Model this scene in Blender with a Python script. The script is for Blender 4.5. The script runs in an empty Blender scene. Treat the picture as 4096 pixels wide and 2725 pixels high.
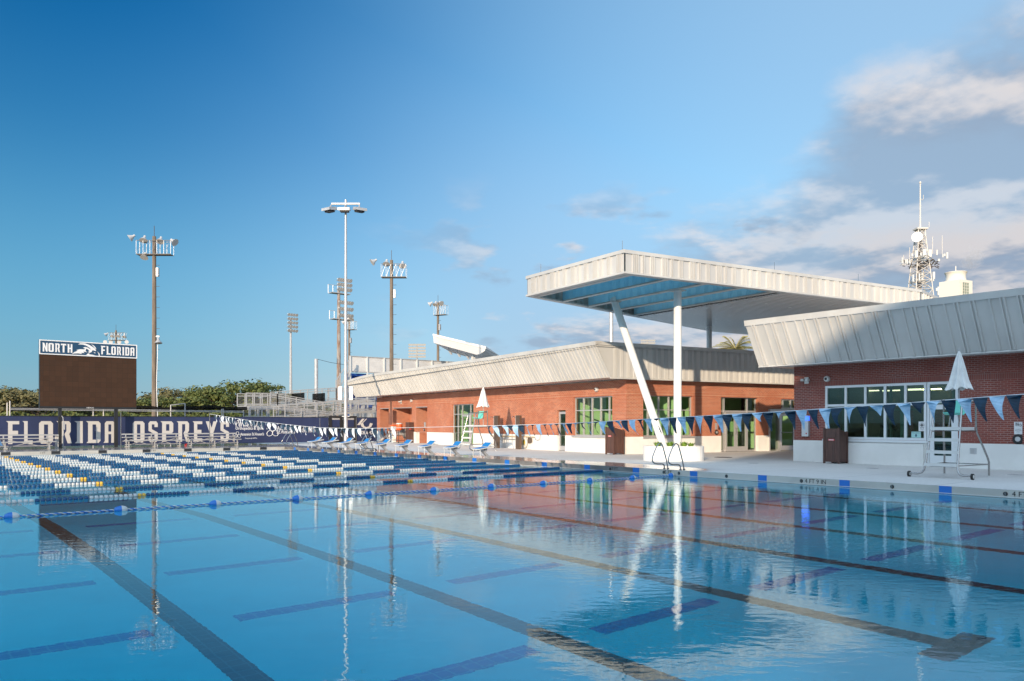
import bpy, math, random
from mathutils import Vector, Matrix
random.seed(7)
R = math.radians
scene = bpy.context.scene
COL = scene.collection

# ---------------------------------------------------------------- camera
YAW = 38.4
SN, CS = math.sin(R(YAW)), math.cos(R(YAW))
FOC, HZ, HC = 3168.0, 1692.0, 1.57
cam = bpy.data.cameras.new("camera")
cam.sensor_width = 36.0
cam.lens = FOC / 4096 * 36
cam.shift_y = (HZ - 1362.5) / 4096
cam.clip_start = 0.1
cam.clip_end = 6000
camo = bpy.data.objects.new("camera", cam)
camo.location = (0, 0, HC)
camo.rotation_euler = (R(90), 0, R(-YAW))
COL.objects.link(camo)
scene.camera = camo

# ---------------------------------------------------------------- sun, sky
SUN_EL = 13.7
SUN_TO = Vector((-.838, -.5465, 0)).normalized()       # horizontal direction towards the sun
sun = bpy.data.lights.new("sun", 'SUN')
sun.energy = 3.0
sun.angle = R(.55)
sun.color = (1.0, .80, .58)
suno = bpy.data.objects.new("sun", sun)
sd = Vector((SUN_TO.x * math.cos(R(SUN_EL)), SUN_TO.y * math.cos(R(SUN_EL)), math.sin(R(SUN_EL))))
suno.rotation_euler = sd.to_track_quat('Z', 'Y').to_euler()
suno.location = (-20, -20, 30)
COL.objects.link(suno)

world = bpy.data.worlds.new("World")
scene.world = world
world.use_nodes = True
nt = world.node_tree
nt.nodes.clear()
def N(tree, typ, **kw):
    n = tree.nodes.new(typ)
    for k, v in kw.items():
        setattr(n, k, v)
    return n
def mth(tree, op, a, b=None, c=None, clamp=False):
    n = tree.nodes.new('ShaderNodeMath'); n.operation = op; n.use_clamp = clamp
    for i, x in enumerate((a, b, c)):
        if x is None: continue
        if isinstance(x, (int, float)): n.inputs[i].default_value = x
        else: tree.links.new(x, n.inputs[i])
    return n.outputs[0]
def smooth(tree, x, lo, hi):
    n = tree.nodes.new('ShaderNodeMapRange'); n.interpolation_type = 'SMOOTHSTEP'
    tree.links.new(x, n.inputs[0]); n.inputs[1].default_value = lo; n.inputs[2].default_value = hi
    return n.outputs[0]
def mixc(tree, f, a, b, blend='MIX'):
    n = tree.nodes.new('ShaderNodeMix'); n.data_type = 'RGBA'; n.blend_type = blend
    for i, x in ((0, f), (6, a), (7, b)):
        if isinstance(x, (int, float)): n.inputs[i].default_value = x
        elif isinstance(x, tuple): n.inputs[i].default_value = (*x, 1)
        else: tree.links.new(x, n.inputs[i])
    return n.outputs[2]
SKY_STR = .15
sky = N(nt, 'ShaderNodeTexSky', sky_type='NISHITA')
sky.sun_disc = False
sky.sun_elevation = R(SUN_EL)
sky.sun_rotation = math.atan2(SUN_TO.x, SUN_TO.y)
sky.altitude = 0; sky.air_density = 1.0; sky.dust_density = .6; sky.ozone_density = 2.0
tc = N(nt, 'ShaderNodeTexCoord')
sep = N(nt, 'ShaderNodeSeparateXYZ'); nt.links.new(tc.outputs['Generated'], sep.inputs[0])
X, Y, Z = sep.outputs
az = mth(nt, 'MULTIPLY', mth(nt, 'ARCTAN2', X, Y), 57.2958)          # degrees, from +Y towards +X
el = mth(nt, 'MULTIPLY', mth(nt, 'ARCSINE', Z), 57.2958)
def noise(tree, vec, scale, detail, rough=.55, w=None):
    n = tree.nodes.new('ShaderNodeTexNoise'); n.inputs['Scale'].default_value = scale
    n.inputs['Detail'].default_value = detail; n.inputs['Roughness'].default_value = rough
    tree.links.new(vec, n.inputs['Vector'])
    return n.outputs['Fac']
den = mth(nt, 'ADD', mth(nt, 'MAXIMUM', Z, 0), .16)
def layer(ox, oy, sc, det):
    q = N(nt, 'ShaderNodeCombineXYZ'); nt.links.new(mth(nt, 'ADD', mth(nt, 'DIVIDE', X, den), ox), q.inputs[0]); nt.links.new(mth(nt, 'ADD', mth(nt, 'DIVIDE', Y, den), oy), q.inputs[1])
    q.inputs[2].default_value = 3.7
    return noise(nt, q.outputs[0], sc, det, .58)
n1 = layer(0, 0, 1.25, 9)
n2 = layer(-.10, -.09, 1.25, 5)           # same field looked at a little nearer the sun: lit tops, grey undersides
# the bank of cloud: how high it reaches depends on where one looks
top = mth(nt, 'ADD', mth(nt, 'MULTIPLY', mth(nt, 'SUBTRACT', az, 48.0), 1.0), 10.5)
top = mth(nt, 'MINIMUM', top, 25.0)
below = mth(nt, 'SUBTRACT', top, el)
bank = smooth(nt, mth(nt, 'ADD', mth(nt, 'MULTIPLY', below, .15), mth(nt, 'MULTIPLY', mth(nt, 'SUBTRACT', n1, .43), 3.6)), .0, .9)
thin = smooth(nt, n1, .36, .58)
gate = smooth(nt, az, 40, 60)
c1 = mth(nt, 'MULTIPLY', bank, mth(nt, 'ADD', mth(nt, 'MULTIPLY', thin, .30), .70))
# loose low puffs further left
mp3 = N(nt, 'ShaderNodeCombineXYZ')
nt.links.new(mth(nt, 'MULTIPLY', az, .16), mp3.inputs[0]); nt.links.new(mth(nt, 'MULTIPLY', el, .42), mp3.inputs[1])
n3 = noise(nt, mp3.outputs[0], 1.0, 7, .5)
low = mth(nt, 'MULTIPLY', smooth(nt, mth(nt, 'ABSOLUTE', mth(nt, 'SUBTRACT', el, 9.5)), 8.5, 2.5), smooth(nt, az, 26, 44))
puff = mth(nt, 'MULTIPLY', smooth(nt, n3, .52, .64), mth(nt, 'MULTIPLY', low, .8))
cl = mth(nt, 'MAXIMUM', c1, puff)
cl = mth(nt, 'MULTIPLY', cl, smooth(nt, el, -2, 1))
lit = smooth(nt, mth(nt, 'SUBTRACT', n1, n2), -.05, .07)
deep = smooth(nt, below, 1.5, 9.0)
ccol = mixc(nt, mth(nt, 'MULTIPLY', lit, mth(nt, 'SUBTRACT', 1.0, mth(nt, 'MULTIPLY', deep, .25))), (1.15, 1.45, 1.92), (3.0, 2.8, 2.75))
# blue sky: paler towards the right and the horizon
hs = N(nt, 'ShaderNodeHueSaturation'); hs.inputs['Saturation'].default_value = 1.25
hs.inputs['Hue'].default_value = .484
nt.links.new(sky.outputs[0], hs.inputs['Color'])
hz_w = mth(nt, 'MAXIMUM', mth(nt, 'MULTIPLY', smooth(nt, el, 34, 4), smooth(nt, az, 2, 42)), mth(nt, 'MULTIPLY', smooth(nt, el, 30, 2), .9))
side = mth(nt, 'MULTIPLY', smooth(nt, az, 14, 72), .75)
pale = mth(nt, 'MAXIMUM', mth(nt, 'MULTIPLY', hz_w, .92), side)
pcol = mixc(nt, smooth(nt, az, 6, 44), (.40, 1.22, 1.95), (1.40, 2.02, 2.80))
deepw = mth(nt, 'MULTIPLY', mth(nt, 'MULTIPLY', smooth(nt, el, -6, 20), smooth(nt, az, 72, 8)), smooth(nt, az, -110, -50))
deepb = mixc(nt, deepw, hs.outputs[0], (.01, .27, .46), 'MULTIPLY')
skyc0 = mixc(nt, pale, deepb, pcol)
# bright cloud added behind the camera, unseen, to lift light in the shade
west_fill = smooth(nt, mth(nt, 'ADD', mth(nt, 'MULTIPLY', X, SUN_TO.x), mth(nt, 'MULTIPLY', Y, SUN_TO.y)), -.35, .45)
skyc = mixc(nt, mth(nt, 'MULTIPLY', mth(nt, 'MULTIPLY', west_fill, smooth(nt, el, -1, 8)), mth(nt, 'MULTIPLY', smooth(nt, n1, .25, .5), .85)), skyc0, (4.3, 5.6, 7.0))
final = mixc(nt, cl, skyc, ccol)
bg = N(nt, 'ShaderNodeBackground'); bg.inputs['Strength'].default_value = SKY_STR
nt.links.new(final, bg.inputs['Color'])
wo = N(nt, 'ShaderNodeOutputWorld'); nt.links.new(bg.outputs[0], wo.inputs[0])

scene.view_settings.view_transform = 'Standard'
scene.view_settings.look = 'None'
scene.view_settings.gamma = 1
scene.view_settings.exposure = 0.85
scene.cycles.max_bounces = 8
scene.cycles.transparent_max_bounces = 12
scene.cycles.use_denoising = True
scene.cycles.sample_clamp_indirect = 6

# ---------------------------------------------------------------- geometry from the survey of the photograph
def T(px): return (px - 2048) / FOC
def G(px, py, z=0.0):
    d = FOC * (HC - z) / (py - HZ); t = T(px)
    return Vector((d * (SN + CS * t), d * (CS - SN * t), z))
def AX(px, x):
    t = T(px); d = x / (SN + CS * t); return d * (CS - SN * t)
def AY(px, y):
    t = T(px); d = y / (CS - SN * t); return d * (SN + CS * t)
def DY(px, y):
    return y / (CS - SN * T(px))
def DXp(px, x):
    return x / (SN + CS * T(px))
def ZD(py, d): return HC + (HZ - py) * d / FOC
def PD(px, py, d):
    t = T(px); return Vector((d * (SN + CS * t), d * (CS - SN * t), ZD(py, d)))
def DL(d, l): return Vector((d * SN + l * CS, d * CS - l * SN, 0))

class Fr:
    """a facade: origin, along-direction u, outward n"""
    def __init__(s, o, u, n):
        s.o = Vector((o[0], o[1], 0)); s.u = Vector((u[0], u[1], 0)).normalized(); s.n = Vector((n[0], n[1], 0)).normalized()
    def P(s, a, o, z):
        p = s.o + s.u * a + s.n * o; return Vector((p.x, p.y, z))
    def a(s, px, o=0.0):
        t = T(px); r = Vector((SN + CS * t, CS - SN * t)); q = s.o + s.n * o
        det = r.x * (-s.u.y) + s.u.x * r.y
        d = (q.x * (-s.u.y) + s.u.x * q.y) / det
        return (r.x * q.y - r.y * q.x) / det * -1 if False else ((d * r.x - q.x) * s.u.x + (d * r.y - q.y) * s.u.y)
    def d(s, px, o=0.0):
        t = T(px); r = Vector((SN + CS * t, CS - SN * t)); q = s.o + s.n * o
        det = r.x * (-s.u.y) + s.u.x * r.y
        return (q.x * (-s.u.y) + s.u.x * q.y) / det
    def z(s, px, py, o=0.0): return ZD(py, s.d(px, o))

# ---------------------------------------------------------------- mesh collector
class MB:
    def __init__(s): s.v = []; s.f = []; s.m = []; s.k = 0
    def poly(s, pts):
        i = len(s.v); s.v += [tuple(p) for p in pts]; s.f.append(list(range(i, i + len(pts)))); s.m.append(s.k); return s
    def hexa(s, b, t):
        i = len(s.v); s.v += [tuple(p) for p in b] + [tuple(p) for p in t]; n = len(b)
        s.f.append([i + j for j in range(n)][::-1]); s.f.append([i + n + j for j in range(n)])
        for j in range(n): s.f.append([i + j, i + (j + 1) % n, i + n + (j + 1) % n, i + n + j])
        s.m += [s.k] * (n + 2); return s
    def box(s, x0, x1, y0, y1, z0, z1):
        return s.hexa([(x0, y0, z0), (x1, y0, z0), (x1, y1, z0), (x0, y1, z0)], [(x0, y0, z1), (x1, y0, z1), (x1, y1, z1), (x0, y1, z1)])
    def fbox(s, fr, a0, a1, o0, o1, z0, z1):
        P = fr.P
        return s.hexa([P(a0, o0, z0), P(a1, o0, z0), P(a1, o1, z0), P(a0, o1, z0)], [P(a0, o0, z1), P(a1, o0, z1), P(a1, o1, z1), P(a0, o1, z1)])
    def tube(s, pts, r, seg=8, cap=True):
        pts = [Vector(p) for p in pts]; n = len(pts); rr = r if isinstance(r, (list, tuple)) else [r] * n
        base = len(s.v); up = None
        for i, p in enumerate(pts):
            t = (pts[min(i + 1, n - 1)] - pts[max(i - 1, 0)]).normalized()
            if up is None:
                up = Vector((0, 0, 1)) if abs(t.z) < .9 else Vector((1, 0, 0))
            x = up.cross(t).normalized(); y = t.cross(x).normalized(); up = y
            for j in range(seg):
                a = 2 * math.pi * j / seg
                s.v.append(tuple(p + x * (math.cos(a) * rr[i]) + y * (math.sin(a) * rr[i])))
        for i in range(n - 1):
            for j in range(seg):
                a = base + i * seg + j; b = base + i * seg + (j + 1) % seg
                s.f.append([a, b, b + seg, a + seg]); s.m.append(s.k)
        if cap:
            s.f.append([base + j for j in range(seg)][::-1]); s.f.append([base + (n - 1) * seg + j for j in range(seg)]); s.m += [s.k] * 2
        return s
    def bar(s, p, q, w, h=None):
        """a square bar from p to q"""
        p = Vector(p); q = Vector(q); h = w if h is None else h
        t = (q - p).normalized(); up = Vector((0, 0, 1)) if abs(t.z) < .95 else Vector((0, 1, 0))
        x = t.cross(up).normalized() * (w / 2); y = x.cross(t).normalized() * (h / 2)
        return s.hexa([p - x - y, p + x - y, p + x + y, p - x + y], [q - x - y, q + x - y, q + x + y, q - x + y])
    def lathe(s, c, prof, seg=16, axis='Z', rot=None):
        c = Vector(c); base = len(s.v); n = len(prof)
        for (r, h) in prof:
            for j in range(seg):
                a = 2 * math.pi * j / seg; p = Vector((math.cos(a) * r, math.sin(a) * r, h))
                if axis == 'X': p = Vector((p.z, p.x, p.y))
                elif axis == 'Y': p = Vector((p.x, p.z, p.y))
                if rot: p = rot @ p
                s.v.append(tuple(c + p))
        for i in range(n - 1):
            for j in range(seg):
                a = base + i * seg + j; b = base + i * seg + (j + 1) % seg
                s.f.append([a, b, b + seg, a + seg]); s.m.append(s.k)
        s.f.append([base + j for j in range(seg)][::-1]); s.f.append([base + (n - 1) * seg + j for j in range(seg)]); s.m += [s.k] * 2
        return s
    def prism(s, outline, z0, z1):
        return s.hexa([(x, y, z0) for x, y in outline], [(x, y, z1) for x, y in outline])
    def build(s, name, mats, parent=None, smooth=False, label=None):
        me = bpy.data.meshes.new(name); me.from_pydata(s.v, [], s.f)
        for m in (mats if isinstance(mats, (list, tuple)) else [mats]): me.materials.append(m)
        me.polygons.foreach_set('material_index', s.m)
        if smooth: me.polygons.foreach_set('use_smooth', [True] * len(me.polygons))
        me.update()
        if smooth and hasattr(me, 'set_sharp_from_angle'): me.set_sharp_from_angle(angle=R(40))
        o = bpy.data.objects.new(name, me); COL.objects.link(o)
        if parent is not None:
            o.parent = parent
            L = parent.get('_w')
            if L is None: L = (0, 0, 0)
            o.matrix_parent_inverse = Matrix.Translation(-Vector(L))
            o['_w'] = (0.0, 0.0, 0.0)
        if label: o['label'] = label
        return o

def tag(o, label=None, cat=None, group=None, kind=None):
    for k, v in (('label', label), ('category', cat), ('group', group), ('kind', kind)):
        if v: o[k] = v
    return o
def thing(name, label, cat, loc=(0, 0, 0), group=None):
    o = bpy.data.objects.new(name, None); COL.objects.link(o); o.location = loc
    o['_w'] = tuple(float(c) for c in loc)
    return tag(o, label, cat, group)
KIDS = {}
def kids(o): return [c for c in COL.objects if c.parent == o]
def copy_tree(root, loc, rz=0.0, label=None, group=None, scale=None):
    fam = KIDS.get(root.name)
    if fam is None:
        fam = [(c, kids(c)) for c in kids(root)]; KIDS[root.name] = fam
    r = root.copy(); COL.objects.link(r); r.location = loc; r.rotation_euler = (0, 0, rz)
    if scale: r.scale = scale
    tag(r, label, None, group)
    for c, gs in fam:
        k = c.copy(); COL.objects.link(k); k.parent = r
        for g in gs:
            h = g.copy(); COL.objects.link(h); h.parent = k
    return r

# ---------------------------------------------------------------- materials
def pr(name, col, rough=.6, metal=0.0, spec=None, emit=None, estr=1.0):
    m = bpy.data.materials.new(name); m.use_nodes = True; b = m.node_tree.nodes['Principled BSDF']
    b.inputs['Base Color'].default_value = (*col, 1); b.inputs['Roughness'].default_value = rough; b.inputs['Metallic'].default_value = metal
    if spec is not None: b.inputs['Specular IOR Level'].default_value = spec
    if emit: b.inputs['Emission Color'].default_value = (*emit, 1); b.inputs['Emission Strength'].default_value = estr
    return m
def vary(m, col1, col2, scale=3.0, detail=6, lo=.35, hi=.65, stretch=(1, 1, 1), bump=0.0, bscale=None, rough=None):
    t = m.node_tree; b = t.nodes['Principled BSDF']
    c = N(t, 'ShaderNodeTexCoord'); mpn = N(t, 'ShaderNodeMapping'); mpn.inputs['Scale'].default_value = stretch
    t.links.new(c.outputs['Object'], mpn.inputs[0])
    n = noise(t, mpn.outputs[0], scale, detail)
    f = smooth(t, n, lo, hi)
    t.links.new(mixc(t, f, col1, col2), b.inputs['Base Color'])
    if rough:
        mr = N(t, 'ShaderNodeMapRange'); t.links.new(f, mr.inputs[0]); mr.inputs[3].default_value = rough[0]; mr.inputs[4].default_value = rough[1]
        t.links.new(mr.outputs[0], b.inputs['Roughness'])
    if bump:
        n_ = noise(t, mpn.outputs[0], bscale or scale * 6, 5); bp = N(t, 'ShaderNodeBump'); bp.inputs['Strength'].default_value = bump
        bp.inputs['Distance'].default_value = .02
        t.links.new(n_, bp.inputs['Height']); t.links.new(bp.outputs[0], b.inputs['Normal'])
    return m
def brick_mat(name, fr, c1, c2, mortar, bw=.203, rh=.0677, soldier=False):
    m = pr(name, c1, .85); t = m.node_tree; b = t.nodes['Principled BSDF']
    c = N(t, 'ShaderNodeTexCoord'); s = N(t, 'ShaderNodeSeparateXYZ')
    d1 = N(t, 'ShaderNodeVectorMath', operation='DOT_PRODUCT'); v = fr.u + fr.n; d1.inputs[1].default_value = tuple(v)
    t.links.new(c.outputs['Object'], d1.inputs[0]); t.links.new(c.outputs['Object'], s.inputs[0])
    cb = N(t, 'ShaderNodeCombineXYZ')
    if soldier: t.links.new(s.outputs[2], cb.inputs[0]); t.links.new(d1.outputs['Value'], cb.inputs[1])
    else: t.links.new(d1.outputs['Value'], cb.inputs[0]); t.links.new(s.outputs[2], cb.inputs[1])
    br = N(t, 'ShaderNodeTexBrick'); t.links.new(cb.outputs[0], br.inputs['Vector'])
    br.inputs['Scale'].default_value = 1; br.inputs['Brick Width'].default_value = bw; br.inputs['Row Height'].default_value = rh
    br.inputs['Mortar Size'].default_value = .010; br.inputs['Mortar Smooth'].default_value = .3; br.inputs['Bias'].default_value = -.1
    br.inputs['Color1'].default_value = (*c1, 1); br.inputs['Color2'].default_value = (*c2, 1); br.inputs['Mortar'].default_value = (*mortar, 1)
    if soldier: br.offset = 0
    n = noise(t, c.outputs['Object'], .7, 8, .62)
    t.links.new(mixc(t, mth(t, 'MULTIPLY', smooth(t, n, .3, .7), .55), br.outputs['Color'], tuple(x * .72 for x in c1), 'MIX'), b.inputs['Base Color'])
    bp = N(t, 'ShaderNodeBump'); bp.inputs['Strength'].default_value = .5; bp.inputs['Distance'].default_value = .01; bp.invert = True
    t.links.new(br.outputs['Fac'], bp.inputs['Height']); t.links.new(bp.outputs[0], b.inputs['Normal'])
    return m
def glass_mat(name, tint, gloss=.10, rough=.0):
    m = bpy.data.materials.new(name); m.use_nodes = True; t = m.node_tree; t.nodes.clear()
    tr = N(t, 'ShaderNodeBsdfTransparent'); tr.inputs[0].default_value = (*tint, 1)
    gl = N(t, 'ShaderNodeBsdfGlossy'); gl.inputs['Roughness'].default_value = rough; gl.inputs['Color'].default_value = (.95, .97, 1, 1)
    fr_ = N(t, 'ShaderNodeFresnel'); fr_.inputs[0].default_value = 1.5
    gg = N(t, 'ShaderNodeNewGeometry')
    f = mth(t, 'MULTIPLY', mth(t, 'ADD', fr_.outputs[0], gloss, clamp=True), mth(t, 'SUBTRACT', 1.0, gg.outputs['Backfacing']))
    mx = N(t, 'ShaderNodeMixShader'); t.links.new(f, mx.inputs[0]); t.links.new(tr.outputs[0], mx.inputs[1]); t.links.new(gl.outputs[0], mx.inputs[2])
    o = N(t, 'ShaderNodeOutputMaterial'); t.links.new(mx.outputs[0], o.inputs[0]); return m
def veil_mat(name, col, alpha):
    m = bpy.data.materials.new(name); m.use_nodes = True; t = m.node_tree; t.nodes.clear()
    tr = N(t, 'ShaderNodeBsdfTransparent'); df = N(t, 'ShaderNodeBsdfDiffuse'); df.inputs[0].default_value = (*col, 1)
    mx = N(t, 'ShaderNodeMixShader'); mx.inputs[0].default_value = alpha
    t.links.new(tr.outputs[0], mx.inputs[1]); t.links.new(df.outputs[0], mx.inputs[2])
    o = N(t, 'ShaderNodeOutputMaterial'); t.links.new(mx.outputs[0], o.inputs[0]); return m

# the three facades
C0 = DL(39.57, 5.71)
def dv(d, l): return DL(d, l)
U1 = dv(1, -.6086).normalized(); N1 = dv(-.6086, -1).normalized()
U2 = dv(1, 1.784).normalized(); N2 = dv(-1.784, 1).normalized()
FA1 = Fr(C0, U1, N1); FA2 = Fr(C0, U2, N2)
FB = Fr((29.5, 18.43), (0, -1), (-1, 0))

M = {}
M['white_metal'] = vary(pr('white_metal', (.66, .65, .62), .38, .0), (.56, .55, .52), (.47, .46, .44), .7, 4, stretch=(1, 1, .3))
M['fascia'] = vary(pr('fascia', (.7, .7, .67), .40, .0), (.58, .57, .545), (.49, .485, .465), .5, 4, stretch=(1, 1, .4), rough=(.34, .44))
M['soffit'] = pr('soffit', (.78, .78, .77), .25, .5)
M['weathered'] = pr('weathered', (.16, .14, .12), .8)
M['white_paint'] = pr('white_paint', (.78, .77, .74), .35)
M['white_base'] = vary(pr('white_base', (.74, .73, .70), .75), (.76, .75, .72), (.70, .69, .66), 1.2, 6)
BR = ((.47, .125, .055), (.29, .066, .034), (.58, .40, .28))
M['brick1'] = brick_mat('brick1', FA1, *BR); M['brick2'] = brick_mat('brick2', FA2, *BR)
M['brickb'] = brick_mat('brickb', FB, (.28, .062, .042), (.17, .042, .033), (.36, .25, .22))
M['sold1'] = brick_mat('sold1', FA1, *BR, soldier=True); M['sold2'] = brick_mat('sold2', FA2, *BR, soldier=True)
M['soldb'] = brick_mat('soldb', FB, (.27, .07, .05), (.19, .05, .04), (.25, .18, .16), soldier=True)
M['alu'] = pr('alu', (.55, .54, .54), .35, .5)
M['alu_white'] = pr('alu_white', (.68, .70, .71), .4, .15)
M['steel'] = pr('steel', (.40, .39, .38), .25, 1.0)
M['galv'] = vary(pr('galv', (.5, .5, .5), .45, .4), (.52, .52, .52), (.42, .42, .43), 4, 5)
M['lightgalv'] = pr('lightgalv', (.42, .415, .41), .5, .2)
M['concrete_pole'] = vary(pr('concrete_pole', (.27, .22, .17), .85), (.20, .155, .115), (.135, .105, .08), 1.5, 6, stretch=(3, 3, .5))
M['rusty'] = vary(pr('rusty', (.3, .25, .22), .8), (.32, .30, .28), (.22, .13, .09), 1.2, 6, stretch=(2, 2, .6))
M['black'] = pr('black', (.015, .015, .016), .5)
M['dark'] = pr('dark', (.04, .04, .045), .6)
M['screen'] = vary(pr('screen', (.055, .036, .027), .55), (.062, .040, .030), (.045, .034, .026), .8, 5)
def screen_mat():
    m = pr('led_screen', (.055, .036, .027), .9, spec=.08); t = m.node_tree; b = t.nodes['Principled BSDF']; c = N(t, 'ShaderNodeTexCoord'); sp = N(t, 'ShaderNodeSeparateXYZ'); t.links.new(c.outputs['Object'], sp.inputs[0])
    cb = N(t, 'ShaderNodeCombineXYZ'); t.links.new(sp.outputs[0], cb.inputs[0]); t.links.new(sp.outputs[2], cb.inputs[1])
    br = N(t, 'ShaderNodeTexBrick'); br.offset = 0; t.links.new(cb.outputs[0], br.inputs['Vector'])
    for k, v in (('Scale', 1), ('Brick Width', .32), ('Row Height', .32), ('Mortar Size', .006)): br.inputs[k].default_value = v
    br.inputs['Color1'].default_value = (.072, .038, .024, 1); br.inputs['Color2'].default_value = (.058, .032, .021, 1); br.inputs['Mortar'].default_value = (.035, .026, .02, 1)
    t.links.new(mixc(t, mth(t, 'MULTIPLY', noise(t, c.outputs['Object'], 30, 3), .5), br.outputs['Color'], (.03, .022, .018)), b.inputs['Base Color']); return m
M['screen'] = screen_mat()
M['navy'] = pr('navy', (.012, .055, .115), .5)
M['banner'] = vary(pr('banner', (.03, .045, .13), .6), (.022, .034, .098), (.016, .025, .075), .9, 5, stretch=(1, 1, .4))
M['banner_letter'] = pr('banner_letter', (.55, .52, .49), .7)
M['sign_white'] = pr('sign_white', (.72, .72, .72), .5)
M['brown'] = vary(pr('brown', (.10, .05, .038), .6), (.105, .05, .038), (.075, .038, .03), 6, 5, stretch=(3, 3, .5))
M['bronze'] = pr('bronze', (.18, .12, .085), .4, .6)
M['blue_top'] = pr('blue_top', (.02, .19, .48), .45)
M['plastic_white'] = pr('plastic_white', (.60, .60, .58), .35)
M['lamp_shell'] = pr('lamp_shell', (.50, .49, .48), .35, .0)
M['float_white'] = pr('float_white', (.56, .56, .54), .4)
M['float_navy'] = pr('float_navy', (.008, .065, .17), .35)
M['float_yellow'] = pr('float_yellow', (.70, .40, .04), .4)
M['float_blue'] = pr('float_blue', (.02, .17, .55), .35)
M['pen_navy'] = vary(pr('pen_navy', (.004, .03, .06), .7), (.004, .034, .070), (.003, .02, .042), 9, 3)
M['pen_light'] = vary(pr('pen_light', (.38, .56, .72), .7), (.42, .60, .75), (.30, .47, .64), 9, 3)
M['pen_white'] = pr('pen_white', (.62, .66, .70), .7)
M['cord'] = pr('cord', (.66, .68, .70), .6)
M['umbrella'] = vary(pr('umbrella', (.72, .71, .68), .8), (.74, .73, .70), (.64, .63, .61), 5, 4)
M['mint'] = pr('mint', (.16, .60, .50), .4)
M['mint_sign'] = pr('mint_sign', (.36, .60, .58), .5)
M['rubber'] = pr('rubber', (.02, .02, .02), .7)
M['orange'] = pr('orange', (.75, .12, .03), .45)
M['yellow'] = pr('yellow', (.75, .55, .04), .5)
M['red'] = pr('red', (.5, .03, .03), .5)
M['wood_yellow'] = pr('wood_yellow', (.6, .42, .16), .5)
M['green_wall'] = pr('green_wall', (.58, .82, .46), .8)
M['room_grey'] = pr('room_grey', (.22, .22, .21), .8)
M['room_dark'] = pr('room_dark', (.05, .055, .05), .8)
M['teal_frame'] = pr('teal_frame', (.22, .36, .30), .5)
M['ceil'] = pr('ceil', (.14, .14, .14), .8)
M['furn'] = pr('furn', (.10, .07, .12), .6)
M['tube'] = pr('tube', (.9, .85, .7), .5, emit=(1, .86, .58), estr=1.7)
M['blue_lamp'] = pr('blue_lamp', (.05, .1, .9), .3, emit=(.03, .12, 1.0), estr=1.6)
M['glass_warm'] = glass_mat('glass_warm', (.84, .90, .84), .02)
M['glass_cool'] = glass_mat('glass_cool', (.66, .78, .73), .10)
M['lens_glass'] = pr('lens_glass', (.75, .75, .78), .12, .6)
M['chainlink'] = veil_mat('chainlink', (.35, .35, .36), .12)
M['netting'] = veil_mat('netting', (.05, .05, .05), .12)
M['dark_netting'] = veil_mat('dark_netting', (.012, .012, .012), .8)
M['seat_blue'] = pr('seat_blue', (.01, .075, .33), .5)
M['tarp'] = vary(pr('tarp', (.62, .60, .57), .7), (.64, .62, .59), (.50, .49, .48), .35, 6, stretch=(1, 1, 1.6), bump=.6, bscale=1.2)
M['trunk'] = pr('trunk', (.12, .09, .07), .9)
M['soil'] = pr('soil', (.10, .07, .05), .95)
M['marking'] = pr('marking', (.02, .02, .022), .6)
def foliage(name, a, b):
    m = pr(name, a, .7); t = m.node_tree; bs = t.nodes['Principled BSDF']
    g = N(t, 'ShaderNodeNewGeometry'); t.links.new(mixc(t, g.outputs['Random Per Island'], a, b), bs.inputs['Base Color'])
    bs.inputs['Subsurface Weight'].default_value = 0.0
    return m
M['leaf'] = foliage('leaf', (.055, .085, .016), (.125, .135, .030))
M['leaf_brown'] = foliage('leaf_brown', (.090, .085, .030), (.16, .14, .055))
M['leaf_palm'] = foliage('leaf_palm', (.30, .27, .08), (.50, .42, .17))
M['leaf_spiky'] = foliage('leaf_spiky', (.10, .20, .02), (.22, .34, .05))

# ================================================================ the setting
WX0, WX1, WY0, WY1 = -2.2, 20.7, 1.3, 50.3           # the pool basin
WZ = -.20                                              # water level
def ring(mb, ox0, ox1, oy0, oy1, z, ix0=WX0, ix1=WX1, iy0=WY0, iy1=WY1):
    for x0, x1, y0, y1 in ((ox0, ix0, oy0, oy1), (ix1, ox1, oy0, oy1), (ix0, ix1, oy0, iy0), (ix0, ix1, iy1, oy1)):
        mb.poly([(x0, y0, z), (x1, y0, z), (x1, y1, z), (x0, y1, z)])
# concrete deck with joints, wet near the gutter
m = pr('deck_concrete', (.5, .49, .47), .8); t = m.node_tree; b = t.nodes['Principled BSDF']
c = N(t, 'ShaderNodeTexCoord'); sp = N(t, 'ShaderNodeSeparateXYZ'); t.links.new(c.outputs['Object'], sp.inputs[0])
br = N(t, 'ShaderNodeTexBrick'); t.links.new(c.outputs['Object'], br.inputs['Vector']); br.offset = 0
for k, v in (('Scale', 1), ('Brick Width', 3.4), ('Row Height', 3.0), ('Mortar Size', .02), ('Mortar Smooth', .2)): br.inputs[k].default_value = v
br.inputs['Color1'].default_value = (.70, .68, .65, 1); br.inputs['Color2'].default_value = (.66, .645, .62, 1); br.inputs['Mortar'].default_value = (.30, .29, .28, 1)
n_ = noise(t, c.outputs['Object'], .35, 8, .6); n2_ = noise(t, c.outputs['Object'], 14, 6, .6)
col = mixc(t, smooth(t, n_, .3, .7), br.outputs['Color'], (.62, .60, .575))
col = mixc(t, mth(t, 'MULTIPLY', smooth(t, n2_, .35, .7), .30), col, (.42, .41, .40))
mpw = N(t, 'ShaderNodeMapping'); mpw.inputs['Scale'].default_value = (1.6, .30, 1); t.links.new(c.outputs['Object'], mpw.inputs[0])
nw = noise(t, mpw.outputs[0], 1.0, 5, .55)
edge = smooth(t, sp.outputs[0], 24.6, 21.2); far = smooth(t, sp.outputs[1], 13, 19)
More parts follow.
